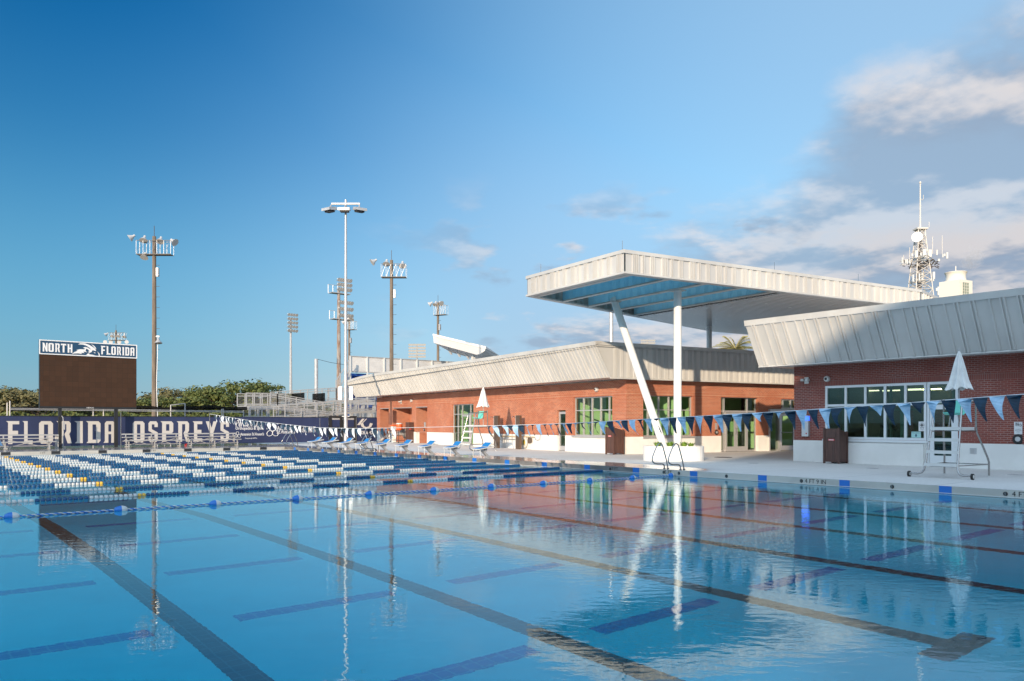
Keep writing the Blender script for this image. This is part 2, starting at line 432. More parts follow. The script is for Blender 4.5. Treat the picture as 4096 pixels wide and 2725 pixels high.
wet = smooth(t, mth(t, 'MULTIPLY', mth(t, 'MULTIPLY', edge, far), mth(t, 'MULTIPLY', nw, 1.9)), .52, .66)
t.links.new(mixc(t, mth(t, 'MULTIPLY', wet, .7), col, (.13, .125, .12)), b.inputs['Base Color'])
mr = N(t, 'ShaderNodeMapRange'); t.links.new(wet, mr.inputs[0]); mr.inputs[3].default_value = .82; mr.inputs[4].default_value = .12; t.links.new(mr.outputs[0], b.inputs['Roughness'])
M['deck'] = m
mb = MB(); ring(mb, -30, 60, -14, 80, 0)
tag(mb.build('pool_deck', M['deck']), kind='structure')
M['grass'] = vary(pr('grass', (.06, .08, .025), .9), (.065, .085, .025), (.09, .085, .04), .2, 8)
mb = MB(); ring(mb, -3000, 3000, -3000, 3000, -.02, -30, 60, -14, 80)
tag(mb.build('ground', M['grass']), kind='structure')

# basin: floor, walls, tile bands
def tiles(name, c1, c2, grout, s=.052, rough=.35):
    m = pr(name, c1, rough); t = m.node_tree; b = t.nodes['Principled BSDF']; c = N(t, 'ShaderNodeTexCoord')
    br = N(t, 'ShaderNodeTexBrick'); br.offset = 0; t.links.new(c.outputs['Object'], br.inputs['Vector'])
    for k, v in (('Scale', 1), ('Brick Width', s), ('Row Height', s), ('Mortar Size', s * .07), ('Mortar Smooth', .3)): br.inputs[k].default_value = v
    br.inputs['Color1'].default_value = (*c1, 1); br.inputs['Color2'].default_value = (*c2, 1); br.inputs['Mortar'].default_value = (*grout, 1)
    t.links.new(br.outputs['Color'], b.inputs['Base Color']); return m
M['plaster'] = vary(pr('plaster', (.7, .74, .76), .8), (.78, .86, .88), (.66, .76, .80), .5, 7)
M['tile_black'] = tiles('tile_black', (.012, .014, .020), (.022, .024, .032), (.06, .07, .08), .15)
M['tile_blue'] = tiles('tile_blue', (.02, .17, .46), (.04, .22, .52), (.16, .34, .55), .15)
M['tile_band_blue'] = pr('tile_band_blue', (.01, .14, .50), .3)
FZ0, FZ1 = -1.50, -2.25
def fz(y): return FZ0 if y < 17 else FZ0 + (FZ1 - FZ0) * min(1, (y - 17) / 5)
mb = MB()
ys = [WY0, 17, 22, WY1]
for y0, y1 in zip(ys, ys[1:]): mb.poly([(WX0, y0, fz(y0)), (WX1, y0, fz(y0)), (WX1, y1, fz(y1)), (WX0, y1, fz(y1))])
for (x0, y0, x1, y1) in ((WX0, WY0, WX0, WY1), (WX1, WY1, WX1, WY0), (WX0, WY1, WX1, WY1), (WX1, WY0, WX0, WY0)):
    ya = [y for y in ([WY0, 17, 22, WY1] if x0 == x1 else [y0])]
    if x0 == x1:
        for p, q in zip(ya, ya[1:]): mb.poly([(x0, p, fz(p)), (x0, q, fz(q)), (x0, q, -.26), (x0, p, -.26)])
    else: mb.poly([(x0, y0, fz(y0)), (x1, y1, fz(y1)), (x1, y1, -.26), (x0, y0, -.26)])
basin = tag(mb.build('pool_basin', M['plaster']), kind='structure')
def lane_marks():
    a = MB(); bmk = MB()
    for k in range(7):
        x = 2.45 + 2.75 * k - .0
        for y0, y1 in ((3.4, 17), (17, 22), (22, 48.6)):
            a.poly([(x - .14, y0, fz(y0) + .005), (x + .14, y0, fz(y0) + .005), (x + .14, y1, fz(y1) + .005), (x - .14, y1, fz(y1) + .005)])
        a.poly([(x - .5, 3.1, fz(3) + .005), (x + .5, 3.1, fz(3) + .005), (x + .5, 3.4, fz(3) + .005), (x - .5, 3.4, fz(3) + .005)])
    for j in range(17):
        y = 3.12 + 2.68 * j
        if 15.5 < y < 23: y += .0
        for k in range(-1, 7):
            x0 = 2.45 + 2.75 * k + .5; x1 = x0 + 1.9; x0 = max(x0, WX0 + .5); x1 = min(x1, WX1 - .4)
            if x1 - x0 < .4 or y < 4: continue
            z = [fz(y - .13) + .005, fz(y + .13) + .005]
            bmk.poly([(x0, y - .13, z[0]), (x1, y - .13, z[0]), (x1, y + .13, z[1]), (x0, y + .13, z[1])])
    return a, bmk
a, bmk = lane_marks()
tag(a.build('pool_lane_lines', M['tile_black']), kind='structure')
tag(bmk.build('pool_cross_lines', M['tile_blue']), kind='structure')
# gutter wall above the water
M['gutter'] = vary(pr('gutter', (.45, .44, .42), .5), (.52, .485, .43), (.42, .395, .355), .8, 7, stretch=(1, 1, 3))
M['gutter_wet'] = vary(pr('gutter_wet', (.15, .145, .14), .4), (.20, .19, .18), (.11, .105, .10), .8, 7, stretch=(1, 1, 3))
mb = MB()
mb.box(WX1, WX1 + .03, WY0, 19.0, -.26, -.003); mb.box(WX0 - .03, WX0, WY0, WY1, -.26, -.003)
mb.box(WX0, WX1, WY1, WY1 + .03, -.26, -.003); mb.box(WX0, WX1, WY0 - .03, WY0, -.26, -.003)
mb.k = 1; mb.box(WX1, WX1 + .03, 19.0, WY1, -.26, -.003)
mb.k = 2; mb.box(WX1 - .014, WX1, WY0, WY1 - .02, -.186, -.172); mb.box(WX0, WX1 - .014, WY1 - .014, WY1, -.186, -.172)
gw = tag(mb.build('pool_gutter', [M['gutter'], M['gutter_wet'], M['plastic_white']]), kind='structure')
mb = MB()
TY = [6.1, 8.75, 11.39, 13.99, 16.57, 19.1, 21.57, 24.03, 26.45, 28.82, 31.17, 33.47, 35.72, 37.97, 40.15, 42.32, 44.48, 46.57, 48.61]
for y in TY: mb.box(WX1 - .007, WX1 - .002, y - .15, y + .15, -.255, -.004)
tag(mb.build('pool_gutter_blue_tiles', M['tile_band_blue']), kind='structure')
mb = MB()
for k in range(9):
    x = .4 + 2.36 * k; mb.box(x - .22, x + .22, WY1 - .007, WY1 - .002, -.255, -.004)
tag(mb.build('pool_gutter_black_tiles', M['marking']), kind='structure')

# water surface
m = bpy.data.materials.new('water'); m.use_nodes = True; t = m.node_tree; t.nodes.clear()
c = N(t, 'ShaderNodeTexCoord'); mpn = N(t, 'ShaderNodeMapping'); mpn.inputs['Scale'].default_value = (1, 1, 1); mpn.inputs['Rotation'].default_value = (0, 0, R(38))
t.links.new(c.outputs['Object'], mpn.inputs[0])
mq = N(t, 'ShaderNodeMapping'); mq.inputs['Scale'].default_value = (1.0, 1.8, 1); t.links.new(mpn.outputs[0], mq.inputs[0])
wa = noise(t, mq.outputs[0], 4.6, 3, .5); wb = noise(t, mq.outputs[0], 1.6, 2, .5); wc = noise(t, c.outputs['Object'], .10, 2, .5)
s_ = N(t, 'ShaderNodeSeparateXYZ'); t.links.new(c.outputs['Object'], s_.inputs[0])
amp = mth(t, 'ADD', mth(t, 'MULTIPLY', smooth(t, wc, .42, .62), .55), mth(t, 'ADD', .30, mth(t, 'MULTIPLY', smooth(t, mth(t, 'ADD', s_.outputs[0], mth(t, 'MULTIPLY', s_.outputs[1], -.35)), -1, 6), .55)))
hgt = mth(t, 'ADD', mth(t, 'MULTIPLY', mth(t, 'MULTIPLY', wa, amp), .5), mth(t, 'MULTIPLY', wb, .30))
bp = N(t, 'ShaderNodeBump'); bp.inputs['Strength'].default_value = 1.0; bp.inputs['Distance'].default_value = .0046
t.links.new(hgt, bp.inputs['Height'])
rf = N(t, 'ShaderNodeBsdfRefraction'); rf.inputs['IOR'].default_value = 1.333; rf.inputs['Roughness'].default_value = 0; rf.inputs['Color'].default_value = (.0, .93, 1.08, 1)
gl = N(t, 'ShaderNodeBsdfGlossy'); gl.inputs['Roughness'].default_value = .0; gl.inputs['Color'].default_value = (.86, .97, 1, 1)
fn = N(t, 'ShaderNodeFresnel'); fn.inputs[0].default_value = 1.85
for q in (rf, gl, fn): t.links.new(bp.outputs[0], q.inputs['Normal'])
mx = N(t, 'ShaderNodeMixShader'); t.links.new(fn.outputs[0], mx.inputs[0]); t.links.new(rf.outputs[0], mx.inputs[1]); t.links.new(gl.outputs[0], mx.inputs[2])
o = N(t, 'ShaderNodeOutputMaterial'); t.links.new(mx.outputs[0], o.inputs[0]); M['water'] = m
mb = MB(); mb.poly([(WX0, WY0, WZ), (WX1, WY0, WZ), (WX1, WY1, WZ), (WX0, WY1, WZ)])
tag(mb.build('water', M['water']), kind='structure')

# writing ------------------------------------------------------------------
def text(body, mat, parent, org, right, up, width=None, height=None, ext=.002, name='lettering', shear=0.0, off=0.0, ctr=False):
    cu = bpy.data.curves.new(name, 'FONT'); cu.body = body; cu.size = 1; cu.extrude = 0.001; cu.shear = shear; cu.offset = off
    cu.resolution_u = 2
    o = bpy.data.objects.new(name, cu); COL.objects.link(o); dg = bpy.context.evaluated_depsgraph_get()
    me = bpy.data.meshes.new_from_object(o.evaluated_get(dg)); bpy.data.objects.remove(o); bpy.data.curves.remove(cu)
    xs = [v.co.x for v in me.vertices]; ys = [v.co.y for v in me.vertices]; x0, y0 = min(xs), min(ys)
    w, h = max(xs) - x0, max(ys) - y0
    sx = (width / w) if width else height / h; sy = (height / h) if height else sx
    right = Vector(right).normalized(); up = Vector(up).normalized(); nn = right.cross(up); org = Vector(org)
    if ctr: org = org - right * (w * sx / 2)
    for v in me.vertices:
        v.co = org + right * ((v.co.x - x0) * sx) + up * ((v.co.y - y0) * sy) + nn * (ext if v.co.z > 0 else 0)
    me.materials.clear(); me.materials.append(mat)
    if parent is None: me.update(); q = bpy.data.objects.new(name, me); COL.objects.link(q); return q
    q = bpy.data.objects.new(name, me); COL.objects.link(q); q.parent = parent
    q.matrix_parent_inverse = Matrix.Translation(-Vector(parent['_w'])); q['_w'] = (0., 0., 0.); return q
def r_(x0, y0, x1, y1): return [(x0, y0), (x1, y0), (x1, y1), (x0, y1)]
GL = {
 'F': [[(0, .0), (.22, 0), (.22, 1), (-.1, 1), (0, .93)], r_(.22, .86, .56, 1), r_(.22, .42, .5, .58)],
 'L': [[(0, .08), (-.08, 0), (.22, 0), (.22, 1), (-.1, 1), (0, .93)], r_(.22, 0, .54, .15)],
 'O': [[(0, .1), (.1, 0), (.22, 0), (.22, 1), (.1, 1), (0, .9)], [(.4, 0), (.52, 0), (.62, .1), (.62, .9), (.52, 1), (.4, 1)], r_(.22, .85, .4, 1), r_(.22, 0, .4, .15)],
 'R': [[(0, .08), (-.08, 0), (.22, 0), (.22, 1), (-.1, 1), (0, .93)], r_(.22, .86, .4, 1), [(.46, 0), (.68, 0), (.54, .42), (.62, .54), (.62, .9), (.52, 1), (.4, 1), (.4, .56), (.3, .42)]],
 'I': [[(0, .08), (-.08, 0), (.22, 0), (.22, 1), (-.1, 1), (0, .93)]],
 'D': [[(0, .08), (-.08, 0), (.22, 0), (.22, 1), (-.1, 1), (0, .93)], [(.4, 0), (.52, 0), (.62, .1), (.62, .9), (.52, 1), (.4, 1)], r_(.22, .85, .4, 1), r_(.22, 0, .4, .15)],
 'A': [[(0, .08), (-.08, 0), (.22, 0), (.22, 1), (.1, 1), (0, .9)], [(.4, 0), (.62, 0), (.62, .9), (.52, 1), (.4, 1)], r_(.22, .85, .4, 1), r_(.22, .40, .4, .52)],
 'S': [[(0, .54), (0, .9), (.1, 1), (.52, 1), (.62, .9), (.62, .72), (.4, .72), (.4, .85), (.22, .85), (.22, .62), (.62, .46), (.62, .1), (.52, 0), (.1, 0), (0, .1), (0, .28), (.22, .28), (.22, .15), (.4, .15), (.4, .38)]],
 'P': [[(0, .0), (.22, 0), (.22, 1), (-.1, 1), (0, .93)], r_(.22, .86, .4, 1), [(.4, 1), (.4, .4), (.52, .4), (.62, .5), (.62, .9), (.52, 1)], r_(.22, .4, .4, .54)],
 'E': [[(0, .08), (-.08, 0), (.22, 0), (.22, 1), (-.1, 1), (0, .93)], r_(.22, .86, .56, 1), r_(.22, .42, .5, .58), r_(.22, 0, .56, .15)],
 'Y': [[(.2, 0), (.42, 0), (.42, .42), (.64, 1), (.42, 1), (.31, .66), (.2, 1), (-.04, 1), (.2, .42)]],
 'N': [[(0, 0), (.2, 0), (.2, .6), (.42, 0), (.62, 0), (.62, 1), (.42, 1), (.42, .45), (.2, 1), (-.08, 1), (0, .93)]],
 'T': [[(-.02, .8), (.2, .86), (.2, 0), (.42, 0), (.42, .86), (.64, .8), (.64, 1), (-.02, 1)]],
 'H': [[(0, 0), (.22, 0), (.22, 1), (-.08, 1), (0, .93)], r_(.4, 0, .62, 1), r_(.22, .42, .4, .58)],
}
def slab_letter(mb, ch, x0, x1, z0, z1, y, th=.006):
    """block letter on a plane that faces -Y"""
    gx = [p[0] for g in GL[ch] for p in g]; a, b_ = min(gx), max(gx); sx = (x1 - x0) / (b_ - a)
    for g in GL[ch]:
        pts = [(x0 + (p[0] - a) * sx, z0 + p[1] * (z1 - z0)) for p in g]
        mb.hexa([(x, y, z) for x, z in pts], [(x, y - th, z) for x, z in pts])

# depth marks on the gutter wall: children of one marking thing each would be overkill; each mark is a small sign
def mark_right(px, body, label):
    y = AX(px, WX1)
    o = text(body, M['marking'], None, (WX1 - .003, y + .02, -.150), (0, -1, 0), (0, 0, 1), height=.118, ext=.002, name='depth_marking')
    tag(o, label, 'depth marking', 'depth markings on the gutter wall')
mark_right(4052, '4 FT 6 IN', 'black 4 FT 6 marking on the gutter nearest the right border of the photo')
mark_right(3222, '4 FT 9 IN', 'black 4 FT 9 IN marking on the pale gutter below the brick corner')
mark_right(2661, '5 FT', 'black 5 FT marking on the gutter below the pool ladder rails')
mark_right(2449, '7 FT', 'black 7 FT marking on the gutter beside the end of the nearest lane rope')
mark_right(2060, '7 FT', 'black 7 FT marking on the dark gutter wall right of the nearest starting block')
mark_right(1764, '7 FT', 'black 7 FT marking on the dark gutter wall below the second nearest starting block')
mark_right(1534, '7 FT', 'black 7 FT marking on the dark gutter wall far along the starting blocks')
for px, lb in ((170, 'black 7 FT marking on the far gutter below the left bleacher'), (615, 'black 7 FT marking on the far gutter below the middle bleacher'), (950, 'black 7 FT marking on the far gutter below the right bleacher')):
    o = text('7 FT', M['marking'], None, (AY(px - 10, WY1), WY1 - .003, -.13), (1, 0, 0), (0, 0, 1), height=.10, name='depth_marking')
    tag(o, lb, 'depth marking', 'depth markings on the gutter wall')
FIT = [(4022, 'round dark gutter fitting nearest the right border, before a depth marking'), (3569, 'round dark gutter fitting between the two rightmost blue tiles'), (3205.7, 'round dark gutter fitting left of the 4 FT 9 IN marking'),
       (2906, 'round dark gutter fitting below the glass double doors'), (2715.7, 'round dark gutter fitting at the end of the blue float rope'), (2655, 'round dark gutter fitting left of the 5 FT marking'), (2441, 'round dark gutter fitting left of the nearest 7 FT marking')]
for px, lb in FIT:
    mb = MB(); y = AX(px, WX1)
    mb.lathe((WX1 - .016, y, -.10), [(.045, 0), (.052, .008), (.052, .013)], 18, 'X'); mb.k = 1; mb.box(WX1 - .024, WX1 - .0165, y - .006, y + .006, -.14, -.06)
    tag(mb.build('gutter_fitting', [M['marking'], M['steel']]), lb, 'gutter fitting', 'fittings in the gutter wall')

# ================================================================ buildings
def wall(mb, fr, a0, a1, z0, z1, o0, o1, ops=()):
    xs = sorted(set([a0, a1] + [v for q in ops for v in q[:2] if a0 < v < a1]))
    for p, q in zip(xs, xs[1:]):
        mid = (p + q) / 2; cuts = sorted([(o[2], o[3]) for o in ops if o[0] < mid < o[1]]); z = z0
        for c0, c1 in cuts:
            if c0 > z: mb.fbox(fr, p, q, o0, o1, z, min(c0, z1))
            z = max(z, c1)
        if z < z1: mb.fbox(fr, p, q, o0, o1, z, z1)
def corrug(mb, fr, a0, a1, ob, zb, ot, zt, pat, dep=.035, back=.06, mirror=1):
    """ribbed sheet from (ob, zb) at the bottom to (ot, zt) at the top; zt / zb may be functions of a"""
    f = lambda q, a: q(a) if callable(q) else q
    sec = []; a = a0; k = 0
    while a < a1:
        flat, ribs, rw = pat[k % len(pat)]; k += 1
        a_ = min(a + flat, a1); sec += [(a, 0), (a_, 0)]; a = a_
        for _ in range(ribs):
            if a + rw * 1.6 > a1: break
            sec += [(a + rw * .2, dep), (a + rw * .8, dep), (a + rw, 0), (a + rw * 1.5, 0)]; a += rw * 1.5
        if flat <= 0 and ribs == 0: break
    base = len(mb.v)
    for a, o in sec:
        mb.v.append(tuple(fr.P(a, f(ob, a) + o, f(zb, a)))); mb.v.append(tuple(fr.P(a, f(ot, a) + o, f(zt, a))))
    n = len(sec)
    for i in range(n - 1):
        p = base + 2 * i; mb.f.append([p, p + 2, p + 3, p + 1]); mb.m.append(mb.k)
def window(fr, a0, a1, z0, z1, o, parent, cols, rows, mat, glass, fw=.055, mull=.05, dbl=False, sill=False, name='window', label=None):
    """cols / rows: inner division positions; frame proud of the pane"""
    mb = MB(); P = mb.fbox
    P(fr, a0, a1, o - .05, o + .05, z0, z0 + fw); P(fr, a0, a1, o - .05, o + .05, z1 - fw, z1)
    P(fr, a0, a0 + fw, o - .05, o + .05, z0 + fw, z1 - fw); P(fr, a1 - fw, a1, o - .05, o + .05, z0 + fw, z1 - fw)
    for c in cols: P(fr, c - mull / 2, c + mull / 2, o - .05, o + .055, z0 + fw, z1 - fw)
    if dbl:
        for c in cols: P(fr, c - mull * 1.0, c - mull * .72, o - .05, o + .0, z0 + fw, z1 - fw); P(fr, c + mull * .72, c + mull * 1.0, o - .05, o + .0, z0 + fw, z1 - fw)
    cs = sorted([a0 + fw] + [x for c in cols for x in (c - mull / 2, c + mull / 2)] + [a1 - fw])
    for rz in rows:
        for i in range(0, len(cs), 2): P(fr, cs[i], cs[i + 1], o - .05, o + .045, rz - mull / 2, rz + mull / 2)
    w = mb.build(name, mat, parent, label=label)
    g = MB(); g.fbox(fr, a0 + .02, a1 - .02, o - .012, o, z0 + .02, z1 - .02); g.build('pane', glass, w)
    if sill:
        s = MB(); s.fbox(fr, a0 - .06, a1 + .06, o, .10, z0 - .09, z0 - .005); s.build('sill', mat, w)
    return w
def door(fr, a0, a1, z1, o, parent, mat, glass, hs=1, stile=.10, bot=.26, bar=False):
    mb = MB(); P = mb.fbox; z0 = .02
    P(fr, a0, a0 + stile, o - .03, o + .035, z0, z1); P(fr, a1 - stile, a1, o - .03, o + .035, z0, z1)
    P(fr, a0 + stile, a1 - stile, o - .03, o + .035, z1 - stile * 1.1, z1); P(fr, a0 + stile, a1 - stile, o - .03, o + .035, z0, z0 + bot)
    d = mb.build('door', mat, parent)
    g = MB(); g.fbox(fr, a0 + stile - .01, a1 - stile + .01, o - .01, o, z0 + bot - .01, z1 - stile * 1.1 + .01); g.build('door_pane', glass, d)
    h = MB(); ah = (a0 + .05) if hs > 0 else (a1 - .05)
    if bar: h.tube([fr.P(a0 + .05, o + .04, 1.03), fr.P(a0 + .05, o + .11, 1.03), fr.P(a1 - .05, o + .11, 1.03), fr.P(a1 - .05, o + .04, 1.03)], .02, 6)
    else: h.tube([fr.P(ah, o + .035, .95), fr.P(ah, o + .10, .97), fr.P(ah, o + .10, 1.27), fr.P(ah, o + .035, 1.29)], .014, 6)
    h.build('handle', M['steel'], d)
    return d

# ---- the long building on the left ------------------------------------------------
bA = thing('pool_building', 'long sunlit brick building with leaning ribbed white roof edge behind the starting blocks', 'building', tuple(C0))
a = FA1.a
aE = a(1506.6)                                  # far end of the brick wall
# openings on the first facade
z_w0, z_w1 = .88, 2.96
W1 = (a(2449), a(2293.7)); D1 = (a(2262), a(2228)); D2 = (a(1894), a(1808))
AL = [(a(1709), a(1664)), (a(1647), a(1572)), (a(1555), a(1520))]
ops1 = [(W1[0], W1[1], z_w0, z_w1), (D1[0], D1[1], -1, 2.28), (D2[0], D2[1], -1, 2.86)] + [(p, q, -1, 2.75) for p, q in AL]
b2 = FA2.a
L2 = 24.0
W2 = (b2(2572.7), b2(2770.7)); S2 = (b2(2884.2), b2(3033)); V2 = (b2(3125), b2(3190)); D3 = (b2(3073), b2(3190))
ops2 = [(W2[0], W2[1], .88, 2.98), (S2[0], S2[1], -1, 2.98), (V2[0], V2[1], 2.36, 2.92), (D3[0], D3[1], -1, 2.36)]
WT = 3.74
mb = MB(); wall(mb, FA1, 0, aE, .87, WT, -.3, 0, ops1); mb.k = 1; wall(mb, FA2, .3, L2, .87, WT, -.3, 0, ops2); wall(mb, FA2, 0, .3, .87, WT, -.002, 0)
mb.k = 0
mb.fbox(FA1, aE - .3, aE, -14, -.3, .87, WT)
for p, q in AL:          # alcoves: brick sides and back
    mb.fbox(FA1, p - .2, p, -1.7, -.3, 0, 2.75); mb.fbox(FA1, q, q + .2, -1.7, -.3, 0, 2.75); mb.fbox(FA1, p, q, -1.7, -1.5, .87, 2.75)
mb.build('brick_wall', [M['brick1'], M['brick2']], bA)
mb = MB(); mb.k = 0; wall(mb, FA1, -.025, aE + .02, 0, .87, -.3, .025, ops1); wall(mb, FA2, .0, L2, 0, .87, -.3, .025, ops2)
for p, q in AL: mb.fbox(FA1, p, q, -1.52, -1.47, 0, .87)
mb.build('white_base', M['white_base'], bA)
mb = MB(); wall(mb, FA1, -.006, aE, 2.96, 3.17, 0, .006); mb.k = 1; wall(mb, FA2, .006, L2, 2.96, 3.17, 0, .006)
mb.build('soldier_course', [M['sold1'], M['sold2']], bA)
mb = MB()
for p, q in AL: mb.fbox(FA1, p, q, -1.5, .004, 2.75, 2.80)
mb.fbox(FA1, 0, aE, .01, .02, .87, .885)
mb.build('lintel', M['alu'], bA)
# roof
O1B, O1T, O2 = 1.36, 2.25, .5
def ztop(a_): return 5.50 - .04 * min(1, a_ / 10) - (.34 * ((a_ - (aE - 6)) / 8) ** 2 if a_ > aE - 6 else 0)
aF = FA1.a(1424, 1.36)
def Q(o1, o2, z): # corner point offset outward
    p = C0 + N1 * o1 + N2 * o2; return Vector((p.x, p.y, z))
ZB = 3.78
mb = MB()
far1 = [FA1.P(aF, O1B, ZB), FA1.P(aF, -14, ZB)]
mb.poly([Q(O1B, O2, ZB), far1[0], far1[1], FA2.P(L2, -14, ZB), FA2.P(L2, O2, ZB)])
mb.build('soffit', M['soffit'], bA)
mb = MB(); mb.poly([Q(O1T, O2, 5.25), FA1.P(aF, O1T, 4.8), FA1.P(aF, -14, 4.8), FA2.P(L2, -14, 5.25), FA2.P(L2, O2, 5.25)])
mb.build('roof', M['white_metal'], bA)
mb = MB(); ac = -O2 * .985
corrug(mb, FA1, ac, aF, O1B, ZB, O1T, lambda q: ztop(max(q, 0)) - .17, [(.24, 1, .07), (.13, 1, .07)], dep=.06)
corrug(mb, FA2, -O1B, L2, lambda q: O2, ZB, O2, 5.34, [(.22, 3, .055), (.16, 2, .055)], dep=.035)
# the sliver of the second face that leans with the corner
mb.poly([FA2.P(-O1T - .06, O2, 5.34), FA2.P(-O1B, O2, ZB), FA2.P(-O1B, O2, 5.34)])
mb.poly([FA1.P(aF, O1B, ZB), FA1.P(aF, O1T, ztop(aF) - .17), FA1.P(aF, -14, ztop(aF) - .17), FA1.P(aF, -14, ZB)])
mb.build('fascia', M['fascia'], bA)
mb = MB(); st = 40
for i in range(st):
    p, q = ac + (aF - ac) * i / st, ac + (aF - ac) * (i + 1) / st
    zp, zq = ztop(max(p, 0)), ztop(max(q, 0))
    mb.hexa([FA1.P(p, O1T - .35, zp - .02), FA1.P(q, O1T - .35, zq - .02), FA1.P(q, O1T + .05, zq - .19), FA1.P(p, O1T + .05, zp - .19)],
            [FA1.P(p, O1T - .35, zp + .02), FA1.P(q, O1T - .35, zq + .02), FA1.P(q, O1T + .07, zq), FA1.P(p, O1T + .07, zp)])
mb.fbox(FA2, -O1T, L2, O2 - .2, O2 + .05, 5.33, 5.50)
mb.fbox(FA2, -O1B, L2, O2 - .02, O2 + .04, ZB - .06, ZB + .01)
mb.build('coping', M['white_metal'], bA)
# windows and doors
cols = [a(p) for p in (2326.5, 2360.5, 2395, 2429)]
window(FA1, W1[0], W1[1], z_w0, z_w1, -.16, bA, cols, [2.24], M['alu'], M['glass_warm'], dbl=True, sill=True)
window(FA2, W2[0], W2[1], .88, 2.98, -.16, bA, [b2(p) for p in (2599, 2641.5, 2682, 2722)], [2.24], M['alu'], M['glass_warm'], dbl=True, sill=True)
fr_ = window(FA1, D2[0], D2[1], .02, 2.86, -.16, bA, [a(p) for p in (1876, 1843, 1826)], [2.17], M['alu'], M['glass_warm'], name='storefront')
door(FA1, a(1875), a(1844), 2.12, -.10, bA, M['alu'], M['glass_warm'])
door(FA1, D1[0] + .03, D1[1] - .03, 2.2, -.14, bA, M['alu'], M['glass_warm'], stile=.12, hs=-1)
w = window(FA2, S2[0], S2[1], .02, 2.98, -.22, bA, [b2(p) for p in (2905, 2998)], [2.20], M['alu'], M['glass_warm'], name='storefront', mull=.09)
door(FA2, b2(2909), b2(2950), 2.14, -.15, bA, M['alu'], M['glass_warm'], hs=-1, stile=.11)
door(FA2, b2(2951), b2(2994), 2.14, -.15, bA, M['alu'], M['glass_warm'], hs=1, stile=.11)
window(FA2, V2[0], V2[1], 2.38, 2.92, -.16, bA, [b2(3138), b2(3169)], [], M['alu'], M['glass_warm'])
mb = MB(); mb.fbox(FA2, D3[0], D3[1], -.2, .12, 2.12, 2.34); mb.fbox(FA2, D3[0], D3[0] + .06, -.2, .10, .0, 2.12); mb.fbox(FA2, b2(3113), b2(3119), -.2, .10, 0, 2.12)
mb.build('door_frame', M['alu'], bA)
g = MB(); g.fbox(FA2, D3[0] + .06, b2(3113), -.05, -.04, .1, 2.12); g.build('pane', M['glass_warm'], bA)
door(FA2, b2(3121), b2(3178), 2.1, -.02, bA, M['alu'], M['glass_warm'], stile=.12, bar=True)
# rooms seen through the glass
mb = MB(); zc = 3.3
mb.k = 0; mb.fbox(FA1, .35, 4.8, -3.5, -3.4, .02, zc); mb.fbox(FA2, 3.6, 5.4, -3.5, -3.4, .02, zc); mb.fbox(FA2, .35, 5.4, -4.95, -4.85, .02, zc); mb.fbox(FA1, .35, 4.8, -5.6, -5.5, .02, zc)
mb.k = 2; mb.fbox(FA1, .35, 4.8, -5.5, -.32, zc, zc + .1); mb.k = 1; mb.fbox(FA1, .35, 4.8, -5.5, -.32, .004, .018)
mb.k = 0; mb.fbox(FA1, 5.0, 7.5, -2.6, -2.5, .02, zc); mb.fbox(FA1, 7.4, 7.5, -2.5, -.32, .02, zc)
for fr, p, q in ((FA1, D2[0] - .6, D2[1] + .6),):
    mb.k = 0; mb.fbox(fr, p, q, -3.7, -3.6, .02, zc); mb.fbox(fr, q, q + .1, -5.2, -.32, .02, zc)
    mb.k = 2; mb.fbox(fr, p - .1, p, -5.2, -.32, .02, zc); mb.fbox(fr, p, q, -5.1, -.32, zc, zc + .1)
    mb.k = 1; mb.fbox(fr, p, q, -5.1, -.32, 0.004, .018)
for fr, p, q in ((FA2, 5.75, 14.0),):
    mb.k = 0; mb.fbox(fr, p, q, -3.7, -3.6, .02, zc); mb.fbox(fr, q, q + .1, -5.2, -.32, .02, zc)
    mb.k = 2; mb.fbox(fr, p - .1, p, -5.2, -.32, .02, zc); mb.fbox(fr, p, q, -5.1, -.32, zc, zc + .1)
    mb.k = 1; mb.fbox(fr, p, q, -5.1, -.32, 0.004, .018)
mb.build('interior_room', [M['green_wall'], M['room_grey'], M['ceil']], bA)
mb = MB()
mb.fbox(FA1, 1.6, 2.2, -2.2, -1.6, .02, 1.25); mb.fbox(FA1, 3.5, 3.66, -2.9, -2.75, .02, 3.2); mb.fbox(FA1, 2.6, 3.2, -1.8, -1.3, .02, 1.0)
mb.fbox(FA2, 2.2, 2.4, -2.8, -2.6, .02, 3.2); mb.fbox(FA2, 3.4, 4.1, -1.0, -.6, .9, 1.2); mb.fbox(FA2, 6.8, 8.0, -3.2, -2.6, .02, 1.1); mb.fbox(FA2, 10.4, 10.6, -2.5, -2.3, .02, 3.2)
mb.build('furniture', M['furn'], bA)

# ---- the building on the right ----------------------------------------------------
bB = thing('pool_office', 'shaded brick building with leaning ribbed roof edge at the right border', 'building', (29.5, 18.43, 0))
a = FB.a; LB = 19.0
WB = (a(3300), a(3705)); DB = (a(3708), a(3832))
opsB = [(WB[0], DB[1], .93, 3.04), (DB[0], DB[1], -1, 1.0)]
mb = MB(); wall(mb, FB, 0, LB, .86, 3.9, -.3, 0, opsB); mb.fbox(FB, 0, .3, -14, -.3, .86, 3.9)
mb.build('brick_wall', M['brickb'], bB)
mb = MB(); wall(mb, FB, -.02, LB, 0, .86, -.3, .03, opsB); mb.fbox(FB, WB[0] - .05, DB[0] - .06, .03, .17, 0, .80); mb.fbox(FB, -.02, .3, -14, -.3, 0, .86)
mb.build('white_base', M['white_base'], bB)
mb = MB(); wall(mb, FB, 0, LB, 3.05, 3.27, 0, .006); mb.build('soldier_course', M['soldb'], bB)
mb = MB(); mb.fbox(FB, a(4092), a(4092) + .25, 0, .05, .86, 3.9); mb.build('pilaster', M['brickb'], bB)
